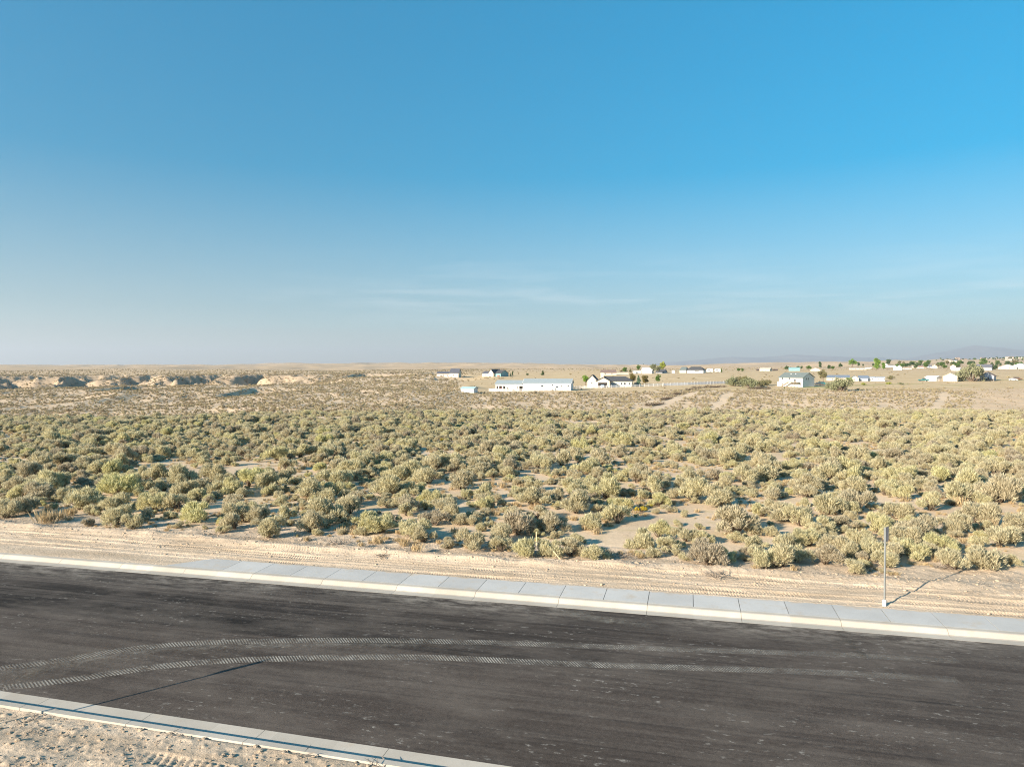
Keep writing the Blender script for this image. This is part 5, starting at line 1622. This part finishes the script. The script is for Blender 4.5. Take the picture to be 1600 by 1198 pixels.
TM = {}
LEAF = {
 'bright': leafmat('bright_green_leaves', [(0, (0.189, 0.320, 0.044)), (1, (0.232, 0.352, 0.056))], .3),
 'green': leafmat('green_leaves', [(0, (0.109, 0.184, 0.037)), (1, (0.160, 0.240, 0.056))], .25),
 'dark': leafmat('dark_green_needles', [(0, (0.065, 0.112, 0.037)), (1, (0.087, 0.136, 0.050))], .12),
 'blue': leafmat('blue_green_needles', [(0, (0.123, 0.200, 0.125)), (1, (0.145, 0.224, 0.138))], .12),
 'rust': leafmat('rusty_leaves', [(0, (0.189, 0.152, 0.044)), (1, (0.232, 0.176, 0.056))], .25),
 'olive': leafmat('silver_olive_leaves', [(0, (0.255, 0.265, 0.15)), (1, (0.30, 0.295, 0.18))], .22),
 'drab': leafmat('drab_olive_leaves', [(0, (0.21, 0.19, 0.09)), (1, (0.235, 0.215, 0.11))], .22),
 'yellow': leafmat('yellow_green_leaves', [(0, (0.348, 0.400, 0.062)), (1, (0.377, 0.400, 0.075))], .3),
}
NAMES = {'round': 'leafy_tree', 'conifer': 'conifer', 'poplar': 'poplar', 'olive': 'olive_shrub'}
def tree(px, py, hpx, kind, leaf, label, wf=1.0, group=None, var=0, cat='tree', Y=None):
    X, Y, Z, m = at(px, py) if Y is None else onto(px, Y)
    key = (kind, leaf, var)
    hh = hpx * m * (1.22 if 4 < hpx < 16 else 1.0)
    sc = (hh * wf, hh * wf, hh)
    if key not in TM:
        tr, cme = tree_meshes(kind, hash((kind, var)) % 1000 if False else {'round': 10, 'conifer': 40, 'poplar': 70, 'olive': 90}[kind] + var)
        o = thing(NAMES[kind], label, cat, (X, Y, Z), rr.uniform(0, 6), group)
        tr.obj('trunk', BARK, o)
        cme.materials.append(LEAF[leaf])
        link('crown', cme, None, o)
        o.scale = sc
        TM[key] = o
        return o
    o = dup(TM[key], (X, Y, Z), rr.uniform(0, 6), sc, label, group)
    if not group and 'group' in o: del o['group']
    return o
T = tree
T(914.5, 602, 13.5, 'round', 'bright', 'bright green tree tight against the left end of the ranch house')
T(988, 601, 15, 'round', 'rust', 'rusty brown-green tree left of the blue-green conifer by the ranch house', .9)
T(997.5, 602.5, 17, 'conifer', 'blue', 'blue-green conifer between two rusty trees beside the ranch house', 1.0)
T(1009, 601.5, 12.5, 'round', 'rust', 'rusty brown-green tree right of the blue-green conifer', 1.1, var=1)
T(1028, 600.5, 13, 'round', 'green', 'solitary dark green tree right of the ranch house, by the rail fence', .85)
T(976.5, 584, 8.5, 'round', 'green', 'round green tree over the long low cream outbuilding', 1.0, var=1)
T(971, 584, 5, 'round', 'rust', 'small brown bush-like tree left of the round green one on the rise', 1.2, var=2)
T(985, 584, 6.5, 'round', 'drab', 'drab brownish tree left of the white flat outbuilding', .9)
T(997, 580.5, 9, 'round', 'green', 'green tree rising behind the white flat outbuilding', 1.0, var=2)
T(1020, 583.5, 13, 'round', 'olive', 'grey-green tree in front of the white gabled cottage', 1.0, var=3)
T(1028, 583, 10, 'round', 'olive', 'grey-green lower tree between the cottage and the dark shed', .9, var=2)
T(1036, 580, 13, 'round', 'yellow', 'tall yellow-green tree above the dark shed on the skyline', 1.0, var=4)
T(848, 586, 6.2, 'conifer', 'dark', 'dark conifer alone on the flat behind the long white barn', 1.5)
T(798, 587.5, 4.5, 'conifer', 'dark', 'small dark conifer right of the green-sided gabled house', 1.0, var=1)
T(801, 587.2, 6, 'poplar', 'dark', 'thin dark tree just right of the small conifer by the gabled house', .9)
T(824, 587, 4, 'round', 'dark', 'low dark bushes-like tree on the flat left of the lone conifer', 1.6, var=1)
T(1127, 581.5, 6, 'conifer', 'green', 'small conifer at the right end of the skyline trailers', .9, var=1)
T(1154, 580.8, 5, 'round', 'green', 'left round green shrub alone on the far flat', 1.3, group=None, var=3)
T(1160, 581, 4.6, 'round', 'green', 'right round green shrub alone on the far flat', 1.2, var=1)
T(1229, 579.5, 7, 'round', 'dark', 'dark green round tree left of the teal shed', 1.0, var=2)
T(1247, 578.5, 6, 'round', 'dark', 'dark tree showing behind the right end of the teal shed', .9, var=3)
T(1252, 577, 4.5, 'round', 'dark', 'small dark tree alone between the teal shed and a green tree', 1.1, var=1)
T(1264, 579, 7, 'round', 'green', 'green tree left of the cream gabled shed behind the two-storey house', 1.2, var=2)
T(1281, 575, 8.5, 'poplar', 'dark', 'tall dark poplar-like tree above the cream gabled shed', 1.3, var=1)
T(1295, 578, 7, 'round', 'dark', 'dark tree right of the drab olive tree on the far flat', .9, var=3)
T(1301, 578, 5.5, 'round', 'green', 'low green tree second right of the drab olive tree top', 1.3, var=3)
T(1313, 575.5, 7, 'round', 'dark', 'dark purple-grey tree left of the round bright green tree', 1.0, var=2)
T(1332, 573.5, 11, 'round', 'bright', 'round bright green tree above the very long cream barn', 1.25, var=2)
T(1342, 573, 6, 'round', 'dark', 'dark small tree touching the round bright green tree on its right', 1.0, var=1)
T(1348.5, 572.5, 4, 'round', 'dark', 'smallest dark tree right of the round bright green tree', 1.0, var=1)
T(1364, 573, 5, 'round', 'dark', 'dark small tree left of the pair of poplars', .9, var=2)
T(1370, 577.5, 15.5, 'poplar', 'bright', 'taller bright green poplar of the pair', 1.3)
T(1380, 577, 9, 'poplar', 'bright', 'shorter bright green poplar of the pair', 1.5, var=1)
T(1286, 596.5, 20, 'round', 'drab', 'drab olive tree at the right side of the two-storey house', .9, var=2)
T(1316, 611, 24, 'olive', 'olive', 'round silver olive tree casting a shadow on the lawn edge', .85, cat='tree')
T(1300, 607.5, 11, 'olive', 'olive', 'low silver shrub on the left foot of the round silver olive tree', .8, var=1, cat='shrub')
T(1518, 595.5, 31, 'olive', 'olive', 'largest silver olive tree, between the cream garage and the blue-grey house', .72, var=2)
T(1502, 594, 17, 'olive', 'olive', 'lower silver olive clump against the right wall of the cream garage', .6, var=1)
T(1146, 603, 15, 'olive', 'olive', 'leftmost grey olive shrub at the end of the panel fence', .75, var=1, cat='shrub')
T(1160, 603, 18, 'olive', 'drab', 'darker olive shrub behind the middle of the shrub clump', .75, cat='shrub')
T(1172, 605.5, 18, 'olive', 'olive', 'fullest silver olive shrub of the clump by the panel fence', .8, var=2, cat='shrub')
T(1190, 604, 11, 'olive', 'drab', 'low drab shrub at the right end of the olive clump', .9, var=1, cat='shrub')
T(1199, 601.5, 8, 'olive', 'drab', 'small drab shrub left of the white utility box', .9, var=2, cat='shrub')
T(1327, 596, 6, 'olive', 'bright', 'small bright green shrub in front of the blue-roofed house', .9, cat='shrub')
T(1392, 593, 6, 'olive', 'drab', 'low greenish shrub on the grass right of the mobile home', .9, cat='shrub', var=3)
T(1550, 577.5, 10, 'conifer', 'dark', 'dark conifer left of its twin beside the broad cream gabled house', 1.5)
T(1556, 577.5, 7, 'round', 'dark', 'dark round evergreen right beside the taller dark conifer', 1.2, var=2)
T(1537, 572, 10, 'round', 'green', 'green tree rising behind the dark slate roof', 1.2, var=1)
T(1225.5, 607.3, 4, 'conifer', 'green', 'knee-high little green conifer in front of the two-storey house', .9, var=2)
T(1349, 601.5, 4, 'olive', 'yellow', 'yellowish shrub on the golden grass below the mobile home', 1.2, cat='shrub')
T(1388, 600, 4, 'olive', 'yellow', 'yellowish shrub below the low greenish one on the golden grass', 1.2, cat='shrub', var=1)
T(1407, 601, 4, 'olive', 'olive', 'pale grey low shrub alone on the golden grass left of the pickup', 1.4, cat='shrub', var=3)
# tree row among the far houses, and dots on the hillside
r = random.Random(99)
TGL = 'small dark tree in the broken row among the far houses'
for k in range(44):
    px = r.uniform(1386, 1535)
    py = r.uniform(569.5, 576.5)
    T(px, py, r.uniform(4, 8), 'round', r.choice(['dark', 'green', 'dark', 'drab']), TGL, r.uniform(1.0, 1.5), 'trees in the row among the far houses', var=r.choice([1, 2, 3]))
for k in range(14):
    T(r.uniform(1556, 1600), r.uniform(570, 574.5), r.uniform(4, 7.5), 'round', r.choice(['dark', 'green', 'drab']), TGL, r.uniform(1.0, 1.4), 'trees in the row among the far houses', var=r.choice([1, 2, 3]))
for k in range(70):
    px = r.uniform(1462, 1600)
    T(px, 0, r.uniform(2.0, 3.6), 'round', r.choice(['dark', 'green', 'dark']), 'tiny dark tree dotted on the far hillside at the horizon', r.uniform(1.1, 1.6), 'trees on the far hillside', var=r.choice([1, 2]), Y=r.uniform(1650, 2600))
for k in range(16):
    px = r.uniform(975, 1040)
    T(px, 0, r.uniform(1.6, 2.6), 'round', 'dark', 'tiny dark tree on the far ridge behind the white cottage', r.uniform(1.2, 1.8), 'trees on the far ridge', var=1, Y=r.uniform(3300, 3900))

# heaps of cut dark brush along the dirt track
def heap(px, py, L, lab, rot=0.0):
    x, y, z, m = at(px, py)
    r = np.random.default_rng(int(px))
    n = 700
    base = np.stack([r.uniform(-.5, .5, n) * L, r.normal(0, .45, n), np.abs(r.normal(0, .25, n))], -1)
    d = unit(r.normal(size=(n, 3)) + np.array([0, 0, .4]))
    v, f = blades(base, d, r.uniform(.4, 1.0, n), r.uniform(.03, .07, n), r)
    v[:, 2] = np.maximum(v[:, 2], 0)
    me = mesh_np('brush_heap', v, f, tint=np.clip(r.normal(.5, .2, n), 0, 1)); me.materials.append(HEAP)
    o = link('brush_heap', me); tag(o, lab, 'brush heap')
    o.location = (x, y, z); o.rotation_euler = (0, 0, rot)
HEAP = leafmat('cut_brush', [(0, (0.10, 0.075, 0.055)), (1, (0.12, 0.09, 0.065))], .05)
heap(1083, 609.5, 9, 'dark heap of cut brush at the bend of the dirt track', .5)
heap(1102, 606, 16, 'long dark heap of cut brush along the fence side of the dirt track', .35)
heap(1118, 604.8, 12, 'dark brush heap nearest the end of the panel fence', .25)
heap(1180, 607.5, 7, 'dark brush heap on bare ground below the olive clump', 0)
heap(1192, 607.8, 7, 'dark brush heap right of another, left of the two-storey house', .1)
heap(1062, 616, 12, 'dark brush heap down the slope beside the dirt track', .9)
heap(1042, 624, 12, 'dark brush row along the steep part of the dirt track', 1.0)
heap(1024, 633, 12, 'lowest dark brush row by the foot of the dirt track', .9)

# ------------------------------------------------------------------ vehicles
def vehicle(kind, px, py, Lpx, paint, label, extra=0, cat='car', base=None):
    X, Y, Z, m = at(px, py)
    o = thing(kind, label, cat, (X, Y, Z), -math.atan2(X, Y) + math.radians(extra))
    k = 1.0
    if kind == 'pickup_truck':
        b = [(-2.7, .45), (2.7, .45), (2.75, .9), (2.6, 1.1), (1.5, 1.18), (-2.65, 1.12), (-2.7, .6)]
        c = [(-.7, 1.15), (1.5, 1.17), (.85, 1.85), (-.55, 1.88)]
    elif kind == 'suv':
        b = [(-2.3, .4), (2.3, .4), (2.32, .95), (2.1, 1.05), (1.1, 1.15), (-2.3, 1.12)]
        c = [(-2.25, 1.1), (1.15, 1.14), (.5, 1.78), (-2.0, 1.80)]
    else:
        b = [(-2.2, .35), (2.2, .35), (2.22, .75), (2.0, .85), (1.1, .95), (-2.1, .98)]
        c = [(-1.6, .95), (1.1, .94), (.4, 1.42), (-1.0, 1.45)]
    MB().prism(b, 'y', -.92, .92).obj('body', paint, o)
    cb = MB().prism(c, 'y', -.82, .82).obj('cab', paint, o)
    xs = [q[0] for q in c]; zs = [q[1] for q in c]
    g = MB()
    zc = min(zs) + .1; zt = max(zs) - .08
    for yy in (-.835, .825): g.prism([(xs[0] + .12, zc), (xs[1] - .25, zc), (xs[2] - .05, zt), (xs[3] + .1, zt)], 'y', yy, yy + .01)
    g.obj('window', GLASS, o)
    for wx in (b[0][0] + 1.0, b[1][0] - 1.0):
        for yy in (-.95, .70):
            w = MB().tube((wx, yy, .36), (wx, yy + .25, .36), .36, .36, 12).obj('wheel', TYRE, o)
            MB().tube((wx, yy - .012 if yy < 0 else yy + .262, .36), (wx, yy - .002 if yy < 0 else yy + .252, .36), .2, .2, 10).obj('rim', GALV, w)
    for yy in (-.7, .5): MB().box(b[1][0] + .004, b[1][0] + .05, yy, yy + .22, .62, .78).obj('headlight', TRIM, o)
    return o
P_TEAL = mat('teal_car_paint', (0.03, 0.16, 0.17), .3, .05, 2, .2, .5)
P_WHITE = mat('white_car_paint', (.72, .72, .72), .35, .03, 2, .0, .5)
P_BLUE = mat('pale_blue_car_paint', (.30, .40, .50), .3, .04, 2, .2, .5)
P_BROWN = mat('brown_car_paint', (.14, .075, .045), .4, .05, 2, .1, .5)
P_GREY = mat('dark_grey_car_paint', (.06, .065, .07), .35, .05, 2, .1, .5)
vehicle('suv', 981, 603.5, 10, P_WHITE, 'white SUV parked in front of the ranch house, left of the teal pickup', 12)
vehicle('pickup_truck', 993, 603.3, 12, P_TEAL, 'teal pickup truck parked under the blue-green conifer by the ranch house', 4, 'pickup')
vehicle('parked_car', 942, 605.6, 9, P_BLUE, 'pale blue car parked in the mouth of the open garage', 80)
vehicle('pickup_truck', 1443, 595.5, 14, P_TEAL, 'dark teal pickup truck parked left of the long white shed', 6, 'pickup')
vehicle('parked_car', 1279.5, 601.5, 6, P_GREY, 'dark car parked at the right side of the two-storey house', 10)
vehicle('suv', 1285.5, 601.3, 7, P_TEAL, 'teal SUV beside the dark car and the drab olive tree', 5)
vehicle('parked_car', 1583, 594.5, 9, P_WHITE, 'white car parked alone on the grass right of the blue-grey house', 5)
vehicle('suv', 1590, 593.5, 9, P_BROWN, 'dark brown SUV right behind the white car on the grass', 12)
# timber pile beside the blue-grey house
x, y, z, m = at(1526, 595)
mb = MB(); r = random.Random(4)
for k in range(26):
    a = r.uniform(-.7, .7); q = Vector((r.uniform(-2.4, 2.4), r.uniform(-.8, .8), r.uniform(.1, 1.4)))
    d = Vector((math.cos(a), math.sin(a), r.uniform(-.2, .5))) * r.uniform(.8, 1.5)
    mb.tube(q - d, q + d, .12, .10, 6)
o = mb.obj('log_pile', mat('weathered_logs', (.30, .27, .25), .9, .2, 3))
o.location = (x, y, z); tag(o, 'grey heap of weathered logs left of the blue-grey gabled house', 'log pile')

# ------------------------------------------------------------------ air
if USE_HAZE:
    mb = MB(); mb.box(-26000, 26000, -3000, 26500, -60, 740)
    m = bpy.data.materials.new('haze_air'); m.use_nodes = True
    nt = m.node_tree
    nt.nodes.remove(nt.nodes['Principled BSDF'])
    pv = nt.nodes.new('ShaderNodeVolumePrincipled')
    pv.inputs['Color'].default_value = (0.74, 0.81, 0.91, 1)
    pv.inputs['Density'].default_value = 0.00008
    pv.inputs['Anisotropy'].default_value = 0.2
    nt.links.new(pv.outputs[0], nt.nodes['Material Output'].inputs['Volume'])
    o = mb.obj('haze', m)
    tag(o, 'thin dusty haze that pales the far hills and mountains', 'haze', kind='stuff')
